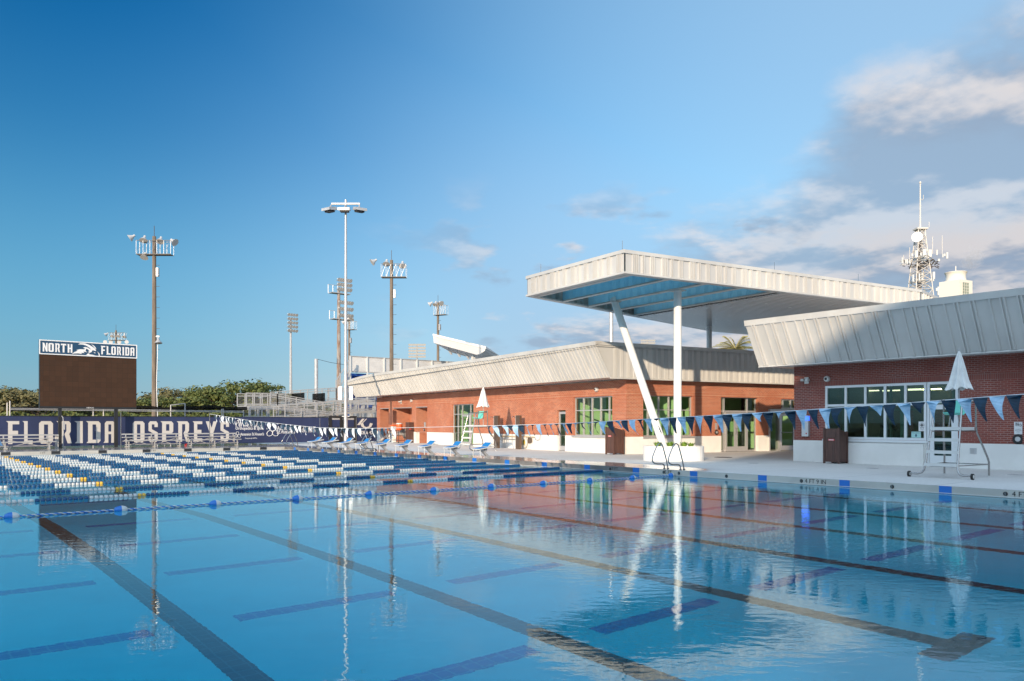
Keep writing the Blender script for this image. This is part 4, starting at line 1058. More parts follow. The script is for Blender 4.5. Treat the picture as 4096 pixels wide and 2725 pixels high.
def make_chair():
    t_ = thing('lifeguard_chair', 'x', 'lifeguard chair', (0, 0, 0), 'lifeguard chairs on the deck')
    # local frame: -X looks at the pool (ladder side), Y across
    tr = .028
    for s_ in (-1, 1):
        mb = MB(); mb.tube([(-.95, s_ * .82, .10), (-.95, s_ * .62, .10), (-.93, s_ * .52, .13), (-.90, s_ * .46, .22), (-.86, s_ * .44, .40), (-.44, s_ * .37, 1.95), (-.40, s_ * .36, 2.08), (-.30, s_ * .36, 2.13), (.34, s_ * .36, 2.16)], tr, 10)
        mb.build('ladder_rail', M['steel'], t_, smooth=True)
        mb = MB(); mb.tube([(.80, s_ * .62, 0), (.80, s_ * .62, .42), (.76, s_ * .60, .55), (.36, s_ * .46, 1.30), (.34, s_ * .45, 1.42), (.34, s_ * .44, 2.28)], tr, 10)
        mb.build('rear_leg', M['steel'], t_, smooth=True)
        mb = MB(); mb.lathe((-.95, s_ * .86, .085), [(.03, -.03), (.085, -.028), (.085, .028), (.03, .03)], 20, 'Y')
        w_ = mb.build('wheel', M['rubber'], t_, smooth=True)
        mb = MB(); mb.lathe((-.95, s_ * .86, .085), [(.052, -.034), (.052, .034)], 16, 'Y'); mb.build('hub', M['plastic_white'], w_)
        mb = MB(); mb.lathe((.80, s_ * .62, 0), [(.035, .001), (.035, .03)], 12); mb.build('foot', M['plastic_white'], t_)
        mb = MB(); mb.bar((-.60, s_ * .40, 1.33), (.34, s_ * .45, 1.33), .03); mb.bar((-.86, s_ * .44, .36), (.80, s_ * .62, .36), .03); mb.build('side_brace', M['steel'], t_)
    for z in (.36, .72, 1.07):
        x = -.86 + (z - .40) / (1.95 - .40) * .42; hy = .44 - (z - .4) / 1.55 * .07
        mb = MB(); mb.box(x - .07, x + .06, -hy, hy, z - .03, z + .06); mb.build('step', M['plastic_white'], t_)
    mb = MB(); mb.box(-.62, .30, -.42, .42, 1.36, 1.45); mb.build('footboard', M['plastic_white'], t_)
    mb = MB(); mb.bar((.34, -.45, 2.22), (.34, .45, 2.22), .035); mb.bar((.80, -.62, .36), (.80, .62, .36), .03); mb.bar((.34, -.45, 1.34), (.34, .45, 1.34), .03); mb.build('cross_brace', M['steel'], t_)
    mb = MB()
    prof = [(-.22, 1.86), (-.10, 1.80), (.06, 1.80), (.16, 1.86), (.20, 2.02), (.24, 2.22)]
    for i in range(len(prof) - 1):
        (x0, z0), (x1, z1) = prof[i], prof[i + 1]
        mb.hexa([(x0, -.23, z0), (x1, -.23, z1), (x1, .23, z1), (x0, .23, z0)], [(x0, -.23, z0 + .02), (x1 + .015, -.23, z1 + .01), (x1 + .015, .23, z1 + .01), (x0, .23, z0 + .02)])
    mb.build('seat', M['mint'], t_, smooth=True)
    mb = MB(); mb.bar((-.02, -.15, 1.44), (-.02, -.1, 1.80), .03); mb.bar((-.02, .15, 1.44), (-.02, .1, 1.80), .03); mb.build('seat_post', M['steel'], t_)
    return t_
ch = make_chair()
ch2 = copy_tree(ch, (26.35, 36.35, 0), R(0))
ch.location = (24.45, 10.08, 0)
ch['label'] = 'steel wheeled lifeguard chair with mint seat in the shade before the office window'
ch2['label'] = 'steel wheeled lifeguard chair with mint seat in the sun before the long brick building'
umbrella((24.45 + .30, 10.08, 1.45), 2.53, 3.70, 'folded white umbrella over the shaded near lifeguard chair', .33)
umbrella((26.35 + .30, 36.35 - .1, 1.45), 2.45, 3.62, 'folded white umbrella over the sunlit far lifeguard chair', .33)

# ---- bins
def make_bin(mat, nm, loc, rz, lab):
    t_ = thing('litter_bin', lab, 'bin', (0, 0, 0), 'slatted brown bins by the walls'); w_, d_, h0, h1 = .60, .60, 1.22, 1.36
    mb = MB()
    mb.hexa([(-w_ / 2, -d_ / 2, .06), (w_ / 2, -d_ / 2, .06), (w_ / 2, d_ / 2, .06), (-w_ / 2, d_ / 2, .06)], [(-w_ / 2, -d_ / 2, h1 - .06), (w_ / 2, -d_ / 2, h1 - .06), (w_ / 2, d_ / 2, h0 - .06), (-w_ / 2, d_ / 2, h0 - .06)])
    mb.build('body', mat, t_)
    mb = MB()
    for i in range(6):   # plank edges on the front and both sides
        x = -w_ / 2 + .07 + i * .092; mb.box(x, x + .084, -d_ / 2 - .012, -d_ / 2 - .002, .12, .86)
    for s_ in (-1, 1):
        for i in range(5):
            y = -d_ / 2 + .07 + i * .096; mb.box(s_ * w_ / 2 + (.002 if s_ > 0 else -.012), s_ * w_ / 2 + (.012 if s_ > 0 else -.002), y, y + .088, .12, 1.08)
    mb.build('plank_panel', mat, t_)
    for s_ in (-1, 1):
        for e in (-1, 1):
            mb = MB(); mb.box(s_ * w_ / 2 - .035, s_ * w_ / 2 + .035, e * d_ / 2 - .035, e * d_ / 2 + .035, 0, h1 + .02 if e < 0 else h0 + .02); mb.build('corner_post', mat, t_)
    mb = MB(); mb.hexa([(-w_ / 2 + .035, -d_ / 2 + .02, h1 - .06), (w_ / 2 - .035, -d_ / 2 + .02, h1 - .06), (w_ / 2 - .035, d_ / 2, h0 - .06), (-w_ / 2 + .035, d_ / 2, h0 - .06)], [(-w_ / 2 + .035, -d_ / 2 + .02, h1 - .01), (w_ / 2 - .035, -d_ / 2 + .02, h1 - .01), (w_ / 2 - .035, d_ / 2, h0 - .01), (-w_ / 2 + .035, d_ / 2, h0 - .01)])
    mb.build('lid', mat, t_)
    mb = MB(); mb.box(-.17, .17, -d_ / 2 - .022, -d_ / 2 - .013, 1.02, 1.20); fl_ = mb.build('flap', mat, t_)
    mb = MB(); mb.box(-.13, .13, -d_ / 2 - .018, -d_ / 2 - .013, .88, .95); mb.build('red_plate', M['red'], t_)
    mb = MB(); mb.box(-.10, .10, -d_ / 2 - .021, -d_ / 2 - .0185, .902, .926); mb.build('plate_text', M['sign_white'], t_)
    t_.location = loc; t_.rotation_euler = (0, 0, rz); return t_
q1 = G(3350, 1852); make_bin(M['brown'], 'a', (28.98, AX(3338, 28.9), 0), R(-90), 'dark brown plank bin in the shade beside the office window')
nb = math.atan2(N1.y, N1.x)
q = FA1.P(FA1.a(2460, .5), .52, 0); make_bin(M['brown'], 'b', (q.x, q.y, 0), nb + R(90), 'sunlit brown plank bin before the corner window of the long building')
q = FA1.P(FA1.a(1640, .5), .45, 0)
mb = MB(); mb.fbox(FA1, FA1.a(1647, .2), FA1.a(1634, .2), .05, .45, 0, 1.62); mb.k = 1; mb.fbox(FA1, FA1.a(1645, .45), FA1.a(1637, .45), .452, .46, 1.05, 1.12)
tag(mb.build('towel_bin', [M['brown'], M['red']]), 'tall narrow brown bin beside the alcoves of the long building', 'bin')

# ---- wall fittings of the long building -------------------------------------------
def wallbox(name, fr, px0, px1, z0, z1, o0, o1, mat, lab, cat, extra=None):
    mb = MB(); a0, a1 = sorted((fr.a(px0, o0), fr.a(px1, o0))); mb.fbox(fr, a0, a1, o0, o1, z0, z1)
    if extra: mb.k = 1; extra(mb, a0, a1)
    o = mb.build(name, mat); return tag(o, lab, cat)
def camera_(fr, px, z, lab, oo=0):
    t_ = thing('security_camera', lab, 'camera', tuple(fr.P(fr.a(px), 0, z)), 'round security cameras on the brick walls')
    c_ = fr.P(fr.a(px), .012 + oo, z); rot = (fr.n).to_track_quat('Z', 'Y').to_matrix()
    mb = MB(); mb.lathe(c_, [(.11, 0), (.12, .05), (.105, .13), (.06, .16)], 18, 'Z', rot); mb.build('housing', M['plastic_white'], t_, smooth=True)
    mb = MB(); mb.lathe(c_ + fr.n * .155, [(.06, 0), (.05, .012), (.02, .02)], 14, 'Z', rot); mb.build('lens', M['black'], t_)
def floodlight(fr, px, z, lab):
    t_ = thing('wall_light', lab, 'light', tuple(fr.P(fr.a(px), 0, z)), 'small white double floodlights')
    a_ = fr.a(px); mb = MB(); mb.fbox(fr, a_ - .09, a_ + .09, .007, .05, z - .13, z + .13); mb.build('back_plate', M['plastic_white'], t_)
    for s_ in (-1, 1):
        mb = MB(); c_ = fr.P(a_ + s_ * .10, .13, z + .02); mb.hexa([c_ + fr.u * (i * .06) + fr.n * (j * .10) - Vector((0, 0, .05)) for i, j in ((-1, -.7), (1, -.7), (1, 1), (-1, 1))], [c_ + fr.u * (i * .06) + fr.n * (j * .08) + Vector((0, 0, .04)) for i, j in ((-1, -.7), (1, -.7), (1, 1), (-1, 1))]); mb.build('lamp_head', M['plastic_white'], t_)
floodlight(FA1, 1606, 3.25, 'white floodlight high on the sunlit wall above the alcoves')
camera_(FA1, 1649, 3.3, 'small white camera right of the floodlight above the alcoves')
camera_(FA1, 2390, 3.32, 'round white camera above the corner window of the long building')
floodlight(FB, 3228, 3.30, 'white floodlight near the shaded corner of the office wall')
camera_(FB, 3312, 3.32, 'round white camera above the left end of the office window')
def speaker_(fr, px, z, lab, r=.17):
    t_ = thing('wall_speaker', lab, 'speaker', tuple(fr.P(fr.a(px), 0, z)), 'round black wall speakers'); rot = fr.n.to_track_quat('Z', 'Y').to_matrix()
    c_ = fr.P(fr.a(px), .002, z); mb = MB(); mb.lathe(c_, [(r, 0), (r, .03), (r * .8, .06)], 24, 'Z', rot); mb.build('rim', M['black'], t_, smooth=True)
    mb = MB(); mb.lathe(c_ + fr.n * .061, [(r * .5, 0), (r * .42, .015)], 18, 'Z', rot); mb.build('cone', M['alu'], t_)
speaker_(FB, 4073.6, 1.03, 'round black speaker under the restroom sign')
speaker_(FA2, 2865, 1.06, 'round black speaker left of the glass double doors', .13)
speaker_(FA1, 1698, 1.05, 'small round black speaker right of the last alcove', .10)
wallbox('intercom_panel', FA2, 2860, 2868, 1.22, 1.55, .002, .03, M['alu'], 'grey panel on the brick left of the glass double doors', 'intercom')
wallbox('card_reader', FA2, 2873.5, 2878, 1.20, 1.38, .002, .03, M['black'], 'small black card reader beside the glass double doors', 'card reader')
wallbox('wall_cabinet', FA1, 1699, 1704, 1.25, 1.62, .002, .06, M['alu'], 'small grey cabinet above the round speaker on the sunlit wall', 'cabinet')
# emergency call box with its blue lamp
t_ = thing('emergency_call_box', 'steel emergency call box with a glowing blue lamp on the shaded corner', 'call box', tuple(FB.P(FB.a(3227), 0, .95)))
a0, a1 = FB.a(3213.5), FB.a(3240)
mb = MB(); mb.fbox(FB, a0, a1, .003, .13, 1.02, 1.66); mb.build('housing', M['alu'], t_)
mb = MB(); mb.fbox(FB, a0 + .02, a1 - .02, .003, .16, 1.665, 1.84); mb.build('blue_lamp', M['blue_lamp'], t_)
mb = MB(); mb.fbox(FB, a0 - .0, a1 + .0, .003, .17, 1.845, 1.875); mb.build('cap', M['alu'], t_)
mb = MB(); mb.lathe(FB.P(a1 - .09, .131, 1.14), [(.03, 0), (.025, .01)], 12, 'Z', FB.n.to_track_quat('Z', 'Y').to_matrix()); mb.build('button', M['red'], t_)
# signs
def sign(name, px0, px1, z0, z1, mat, lab, o=.004, fn=None):
    a0, a1 = FB.a(px0, o), FB.a(px1, o); t_ = thing(name, lab, 'sign', tuple(FB.P((a0 + a1) / 2, 0, z0)))
    mb = MB(); mb.fbox(FB, a0, a1, o, o + .012, z0, z1); mb.build('plate', mat, t_)
    if fn: fn(t_, a0, a1, z0, z1, o + .013)
    return t_
def figure(mb, a_, z, o, h, skirt):
    mb.lathe(FB.P(a_, o, z + h * .9), [(h * .09, 0), (h * .09, .003)], 12, 'Z', FB.n.to_track_quat('Z', 'Y').to_matrix())
    w = h * .14
    if skirt: pts = [(-w * .6, .78), (w * .6, .78), (w * 1.3, .35), (-w * 1.3, .35)]
    else: pts = [(-w, .78), (w, .78), (w, .40), (-w, .40)]
    mb.hexa([FB.P(a_ + x, o, z + y * h) for x, y in pts], [FB.P(a_ + x, o + .003, z + y * h) for x, y in pts])
    for s_ in (-1, 1): mb.fbox(FB, a_ + s_ * w * .5 - w * .3, a_ + s_ * w * .5 + w * .3, o, o + .003, z, z + h * (.345 if skirt else .395))
def restroom(t_, a0, a1, z0, z1, o):
    w = a1 - a0; mb = MB(); figure(mb, a0 + w * .25, z0 + .27, o, .13, False); figure(mb, a0 + w * .48, z0 + .27, o, .13, True)
    rot = FB.n.to_track_quat('Z', 'Y').to_matrix(); cc = FB.P(a0 + w * .76, o, z0 + .30)
    pts = [cc + FB.u * (.035 * math.cos(k * .5)) + Vector((0, 0, .035 * math.sin(k * .5))) for k in range(-9, 4)]
    mb.tube(pts, .006, 5); mb.tube([FB.P(a0 + w * .72, o, z0 + .38), FB.P(a0 + w * .73, o, z0 + .31), FB.P(a0 + w * .84, o, z0 + .30), FB.P(a0 + w * .88, o, z0 + .27)], .006, 5)
    mb.build('pictogram', M['marking'], t_)
    r_v = -FB.u if False else FB.u
    for k, s_ in enumerate(('SHOWER', 'RESTROOM', 'ONLY')):
        text(s_, M['marking'], t_, FB.P((a0 + a1) / 2, o - .001, z0 + .155 - k * .045), (0, -1, 0), (0, 0, 1), height=.026, ctr=True)
sign('restroom_sign', 4057, 4090, 1.19, 1.60, M['sign_white'], 'white restroom sign with figures on the shaded brick at the far right', fn=restroom)
def cross(t_, a0, a1, z0, z1, o):
    c_ = (a0 + a1) / 2; zc_ = z1 - .13; mb = MB(); mb.fbox(FB, c_ - .06, c_ + .06, o, o + .003, zc_ - .018, zc_ + .018); mb.fbox(FB, c_ - .018, c_ + .018, o, o + .003, zc_ + .0185, zc_ + .06); mb.fbox(FB, c_ - .018, c_ + .018, o, o + .003, zc_ - .06, zc_ - .0185)
    mb.tube([FB.P(c_ + .085 * math.cos(k * .349), o, zc_ + .085 * math.sin(k * .349)) for k in range(19)], .004, 4); mb.build('cross_mark', M['marking'], t_)
    for k, s_ in enumerate(('LIFEGUARD', 'FIRST AID', 'ROOM')): text(s_, M['marking'], t_, FB.P(c_, o - .001, z0 + .115 - k * .04), (0, -1, 0), (0, 0, 1), height=.022, ctr=True)
sign('first_aid_sign', 3675, 3702, 1.27, 1.62, M['sign_white'], 'white first aid sign with a black cross on the office window', o=-.004, fn=cross)
def arrow(t_, a0, a1, z0, z1, o):
    c_ = (a0 + a1) / 2; mb = MB(); pts = [(-.02, .14), (.02, .14), (.02, .08), (.045, .08), (0, .02), (-.045, .08), (-.02, .08)]
    mb.hexa([FB.P(c_ + x, o, z0 + y) for x, y in pts], [FB.P(c_ + x, o + .003, z0 + y) for x, y in pts]); mb.build('arrow_mark', M['navy'], t_)
    text('Please Check In', M['navy'], t_, FB.P(c_, o - .001, z1 - .06), (0, -1, 0), (0, 0, 1), height=.035, ctr=True)
sign('paper_notice', 3646, 3684, 1.03, 1.25, M['mint_sign'], 'mint green notice with a dark arrow low on the office window', o=-.03, fn=arrow)
t_ = thing('wall_hatch', 'square grey metal hatch in the white base right of the office door', 'hatch', tuple(FB.P(FB.a(3894), 0, .5)))
a0, a1 = FB.a(3881), FB.a(3908)
mb = MB(); mb.fbox(FB, a0, a1, .032, .045, .50, .70); mb.build('hatch_plate', M['galv'], t_)
mb = MB(); mb.fbox(FB, a0 + .03, a1 - .07, .046, .056, .535, .665); mb.build('hatch_door', M['lightgalv'], t_)

# shower columns, rescue pole, ring buoy, skimmer
for px0, px1, lab in ((1977, 1993, 'bronze steel shower column left of the ring buoy, nearer the far chair'), (2064, 2080, 'bronze steel shower column just left of the ring buoy')):
    a0, a1 = sorted((FA1.a(px0, .6), FA1.a(px1, .6))); t_ = thing('shower_column', lab, 'shower column', tuple(FA1.P(a0, .6, 0)), 'bronze shower columns before the long wall')
    mb = MB(); mb.fbox(FA1, a0, a1, .48, .62, 0, 2.02); mb.build('column', M['bronze'], t_)
    mb = MB(); mb.fbox(FA1, a1, a1 + .05, .45, .62, 0, 2.0); mb.build('channel', M['lightgalv'], t_)
    mb = MB(); mb.tube([FA1.P(a1 + .03, .62, 1.9), FA1.P(a1 + .03, .80, 1.96), FA1.P(a1 + .03, .86, 1.88)], .02, 6); mb.build('shower_head', M['steel'], t_)
    mb = MB(); mb.lathe(FA1.P((a0 + a1) / 2, .62, 1.15), [(.03, 0), (.03, .02)], 10, 'Z', FA1.n.to_track_quat('Z', 'Y').to_matrix()); mb.build('push_button', M['steel'], t_)
mb = MB(); mb.tube([FA1.P(FA1.a(1961, .15), .14, .74), FA1.P(FA1.a(2137, .15), .14, .74)], .022, 8); mb.k = 1
hk = [FA1.P(FA1.a(2137, .15), .14, .74), FA1.P(FA1.a(2141, .15), .14, .60), FA1.P(FA1.a(2150, .15), .14, .55), FA1.P(FA1.a(2158, .15), .14, .62), FA1.P(FA1.a(2161, .15), .14, .92)]
mb.tube(hk, .014, 6)
tag(mb.build('rescue_hook', [M['wood_yellow'], M['steel']]), 'long yellow rescue pole with a steel hook along the white base', 'rescue pole')
mb = MB(); mb.tube([FA1.P(FA1.a(1970, .15), .12, .56), FA1.P(FA1.a(2090, .15), .12, .56)], .016, 8)
tag(mb.build('grey_pole', M['steel']), 'thin grey pole hanging under the yellow rescue pole', 'pole')
c_ = FA1.P(FA1.a(2096, .12), .11, .40); rot = FA1.n.to_track_quat('Z', 'Y').to_matrix(); mb = MB()
t_ = thing('ring_buoy', 'white ring buoy hanging on the white base of the long building', 'ring buoy', tuple(c_))
pts = []; seg = 28
for k in range(seg + 1):
    an = 2 * math.pi * k / seg; pts.append(c_ + FA1.u * (.26 * math.cos(an)) + Vector((0, 0, .26 * math.sin(an))))
mb.tube(pts, .085, 10, cap=False); mb.build('ring', M['plastic_white'], t_, smooth=True)
mb = MB(); mb.lathe(c_ - FA1.n * .07, [(.16, 0), (.15, .03)], 18, 'Z', rot); mb.build('yellow_rope_coil', M['yellow'], t_)
mb = MB(); mb.tube([c_ + FA1.u * (.36 * math.cos(k * .33 + 2.2)) + Vector((0, 0, .38 * math.sin(k * .33 + 2.2))) + FA1.n * .03 for k in range(10)], .012, 5); mb.build('rope', M['cord'], t_)
t_ = thing('leaf_skimmer', 'brown framed leaf skimmer net hanging right of the ring buoy', 'skimmer net', tuple(FA1.P(FA1.a(2119), .1, .4)))
a0, a1 = sorted((FA1.a(2112, .12), FA1.a(2126, .12))); mb = MB()
mb.tube([FA1.P(a0, .12, .44), FA1.P(a0, .12, .66), FA1.P(a1, .12, .68), FA1.P(a1, .12, .36), FA1.P(a0 + .1, .12, .40), FA1.P(a0, .12, .44)], .018, 6); mb.build('frame', M['bronze'], t_)
mb = MB(); mb.poly([FA1.P(a0, .11, .44), FA1.P(a0, .11, .66), FA1.P(a1, .11, .68), FA1.P(a1, .11, .36)]); mb.build('net', M['trunk'], t_)
# drink cooler on a cart, drinking fountain
t_ = thing('equipment_cart', 'dark wire cart under the orange drink cooler beside the alcoves', 'cart', tuple(FA1.P(FA1.a(1588, .8), .8, 0)))
a0, a1 = sorted((FA1.a(1571, .8), FA1.a(1604, .8))); mb = MB()
for aa in (a0, a1):
    for oo in (.5, 1.0): mb.tube([FA1.P(aa, oo, .06), FA1.P(aa, oo, 1.02)], .022, 6)
mb.build('frame', M['dark'], t_)
for z in (.2, .55, .98):
    mb = MB(); mb.fbox(FA1, a0 + .03, a1 - .03, .5, 1.0, z, z + .03); mb.build('shelf', M['dark'], t_)
for aa in (a0, a1):
    mb = MB(); mb.lathe(FA1.P(aa, 1.0, .06), [(.055, -.02), (.055, .02)], 12, 'X'); mb.build('caster', M['rubber'], t_)
t_ = thing('drink_cooler', 'orange drink cooler with white lid on the wire cart', 'cooler', tuple(FA1.P(FA1.a(1594, .8), .8, 1.01)))
q = FA1.P(FA1.a(1597, .8), .8, 1.012); mb = MB(); mb.lathe(q, [(.20, 0), (.24, .05), (.25, .40), (.24, .46)], 20); mb.build('body', M['orange'], t_, smooth=True)
mb = MB(); mb.lathe(q + Vector((0, 0, .462)), [(.25, 0), (.25, .06), (.20, .09)], 20); mb.build('lid', M['plastic_white'], t_)
t_ = thing('white_cooler', 'white and orange bottle crate left of the drink cooler on the cart', 'crate', tuple(FA1.P(FA1.a(1577, .8), .8, 1.01)))
q = FA1.P(FA1.a(1577, .8), .8, 1.012); mb = MB(); mb.box(q.x - .22, q.x + .22, q.y - .18, q.y + .18, 1.012, 1.30); mb.build('crate_body', M['plastic_white'], t_)
mb = MB(); mb.box(q.x - .23, q.x + .23, q.y - .19, q.y + .19, 1.302, 1.42); mb.build('crate_lid', M['orange'], t_)
t_ = thing('drinking_fountain', 'steel drinking fountain on the wall between the cart and the brown bin', 'drinking fountain', tuple(FA1.P(FA1.a(1625), 0, 0)))
a0, a1 = sorted((FA1.a(1613), FA1.a(1632))); mb = MB(); mb.fbox(FA1, a0, a0 + .42, .03, .48, .85, 1.10); mb.fbox(FA1, a0 + .46, a1 + .1, .03, .48, .62, .87); mb.build('basin', M['galv'], t_)
mb = MB(); mb.hexa([FA1.P(a0 + .05, .03, .3), FA1.P(a0 + .4, .03, .3), FA1.P(a0 + .4, .2, .35), FA1.P(a0 + .05, .2, .35)], [FA1.P(a0 + .05, .03, .85), FA1.P(a0 + .4, .03, .85), FA1.P(a0 + .4, .4, .85), FA1.P(a0 + .05, .4, .85)]); mb.build('cowl', M['galv'], t_)
mb = MB(); mb.tube([FA1.P(a0 + .2, .2, 1.10), FA1.P(a0 + .2, .2, 1.16), FA1.P(a0 + .2, .27, 1.17)], .015, 6); mb.build('spout', M['steel'], t_)
# drains in the deck
for k, (px, py, lab) in enumerate(((3865, 0, ''),)):
    pass
for px, py, w_, h_, lab in ((3490, 1874, .30, .30, 'square grey drain cover in the shaded deck left of the near chair'), (4065, 1900, .36, .36, 'square grey drain cover in the deck right of the near chair')):
    q = G(px, py); mb = MB(); mb.box(q.x - w_ / 2, q.x + w_ / 2, q.y - h_ / 2, q.y + h_ / 2, .001, .008); tag(mb.build('drain_cover', M['galv']), lab, 'drain cover', 'drain covers in the deck')
for px, py, lab in ((2893, 1830, 'dark oval manhole cover in the plaza below the glass doors'), (3012, 1853, 'small round drain cover in the shaded plaza before the planter')):
    q = G(px, py); mb = MB(); mb.lathe((q.x, q.y, .001), [(.40 if px < 2900 else .2, 0), (.40 if px < 2900 else .2, .007)], 24); tag(mb.build('manhole_cover', M['marking'] if px < 2900 else M['galv']), lab, 'drain cover')

# ================================================================ far end of the pool
FY = 57.0
def fence_z(px, py, y=FY): return ZD(py, DY(px, y))
# banner fence
def fpx(px, y=FY): return AY(px, y)
t_ = thing('banner_fence', 'navy banner fence with white block letters and sponsor names behind the bleachers', 'fence', (0, FY, 0))
xL, xR = -6.0, fpx(1508)
TOPZ = 1.97
segs = [(xL, fpx(1314)), (fpx(1426), xR)]
mb = MB()
for p, q in segs: mb.box(p, q, FY, FY + .03, .10, TOPZ)
mb.build('banner', M['banner'], t_)
mb = MB()
for p, q in segs: mb.tube([(p, FY + .08, TOPZ + .02), (q, FY + .08, TOPZ + .02)], .03, 6)
mb.build('top_rail', M['black'], t_)
x = xL; k = 0
while x < xR:
    if not (fpx(1316) < x < fpx(1424)):
        mb = MB(); mb.tube([(x, FY + .10, 0), (x, FY + .10, TOPZ + .03)], .035, 6); mb.build('post', M['galv'], t_)
    x += 3.0
LT = [('F', 24, 77), ('L', 90, 118), ('O', 156, 212), ('R', 225, 288), ('I', 297, 331), ('D', 344, 402), ('A', 414, 459),
      ('O', 531, 578), ('S', 594, 631), ('P', 641, 693), ('R', 706, 760), ('E', 770, 809), ('Y', 823, 868), ('S', 882, 916)]
for c_, p0, p1 in LT:
    mb = MB(); ch_ = 'I' if (c_ == 'L') else c_
    if c_ == 'L': slab_letter(mb, 'L', fpx(90), fpx(131), .27, 1.68, FY - .004)
    else: slab_letter(mb, ch_, fpx(p0), fpx(p1), .27, 1.68, FY - .004)
    mb.build('letter', M['banner_letter'], t_, label='white block letter ' + c_)
def btext(s_, px0, px1, y0, h, shear=0.0, off=0.0):
    text(s_, M['sign_white'], t_, (fpx(px0), FY - .004, fence_z(px0, y0)), (1, 0, 0), (0, 0, 1), width=fpx(px1) - fpx(px0), height=h, ext=.004, shear=shear, off=off)
btext('Performance', 942, 1055, 1707, .48, .35, .01); btext('Orthopedics & Spine', 942, 1055, 1723.5, .30, 0, .012)
btext("Ascension St.Vincent's", 961, 1056, 1743, .22, 0, .012); btext('Outcomes by HOPCo', 980, 1028, 1758, .13)
btext('Ascension', 1108, 1168, 1721, .30, 0, .012); btext("St.Vincent's", 1107, 1180, 1735, .30, 0, .012)
btext('SOUTHEAST', 1197, 1262, 1723, .30, 0, .02); btext('ORTHOPEDIC SPECIALISTS', 1197, 1262, 1730, .16, 0, .01)
btext('UNDER ARMOUR', 1434, 1500, 1738, .27, 0, .02)
def knot(cx, cz, r, mb):  # three interlaced loops
    for k in range(3):
        a0 = math.pi / 2 + k * 2.0944; pts = []
        for i in range(17):
            s_ = i / 16 * 2 * math.pi; u = r * .62 * (1 - math.cos(s_)) / 1.2; v = r * .42 * math.sin(s_)
            x = u * math.cos(a0) - v * math.sin(a0); z = u * math.sin(a0) + v * math.cos(a0); pts.append((cx + x, FY - .02 - .004 * k, cz + z))
        mb.tube(pts, .022 if r > .3 else .014, 4, cap=False)
mb = MB(); knot(fpx(1090), fence_z(1090, 1727), .46, mb); mb.build('triquetra_logo', M['sign_white'], t_)
mb = MB(); knot(fpx(950), fence_z(950, 1741), .24, mb); mb.build('triquetra_logo', M['sign_white'], t_)
# arched emblem and diagonal stripes
mb = MB(); cx, cz = fpx(1466), fence_z(1466, 1708); s_ = 1.0
for sg in (1, -1):
    pts = [(sg * x, z) for x, z in ((-.55, .26), (-.32, .32), (-.25, .17), (-.20, .04), (.0, -.02), (.0, -.10), (-.28, -.07), (-.47, .05))]
    if sg < 0: pts = pts[::-1]
    mb.hexa([(cx + x, FY - .004 - (.003 if sg < 0 else 0), cz + z) for x, z in pts], [(cx + x, FY - .012 - (.003 if sg < 0 else 0), cz + z) for x, z in pts])
mb.build('arched_logo', M['banner_letter'], t_)
mb = MB()
def stripe(x0, z0, x1, z1, w, cl=None): mb.hexa([(x0, FY - .003, z0), (x0 + w, FY - .003, z0), (x1 + w, FY - .003, z1), (x1, FY - .003, z1)], [(x0, FY - .01, z0), (x0 + w, FY - .01, z0), (x1 + w, FY - .01, z1), (x1, FY - .01, z1)])
xa = fpx(1252)
for k, w in ((0, .55), (.85, .18), (1.25, .12)): stripe(xa + k, .12, xa + k + 2.0, 1.02, w) if xa + k + 2.0 + w < fpx(1313) + .6 else None
xb = fpx(1428)
stripe(xb, 1.40, xb + .45, 1.9, .22); stripe(xb + .36, 1.5, xb + .80, 1.9, .09); stripe(xb + 1.9, .12, xb + 3.0, .85, .30); stripe(xb + 2.5, .12, xb + 3.3, .70, .12)
mb.build('diagonal_stripes', M['banner_letter'], t_)
# gate in the banner fence
t_ = thing('fence_gate', 'black framed double gate with navy panels in the banner fence behind the white light pole', 'gate', (fpx(1370), FY, 0))
for p0, p1 in ((1316, 1369), (1372, 1426)):
    x0, x1 = fpx(p0), fpx(p1); mb = MB(); w = .22; zt = fence_z(1320, 1664)
    mb.box(x0, x0 + w, FY - .06, FY + .06, 0, zt); mb.box(x1 - w, x1, FY - .06, FY + .06, 0, zt); mb.box(x0 + w, x1 - w, FY - .06, FY + .06, zt - .16, zt); mb.box(x0 + w, x1 - w, FY - .06, FY + .06, .05, .2); mb.box(x0 + w, x1 - w, FY - .06, FY + .06, .86, 1.24)
    lf = mb.build('gate_leaf', M['black'], t_)
    mb = MB(); mb.box(x0 + w, x1 - w, FY, FY + .02, .2, .86); mb.box(x0 + w, x1 - w, FY, FY + .02, 1.24, zt - .30); mb.build('panel', M['banner'], lf)
mb = MB(); mb.box(fpx(1318), fpx(1424), FY - .02, FY + .02, fence_z(1320, 1664) - .30, fence_z(1320, 1664) - .18); mb.build('header_plate', M['galv'], t_)

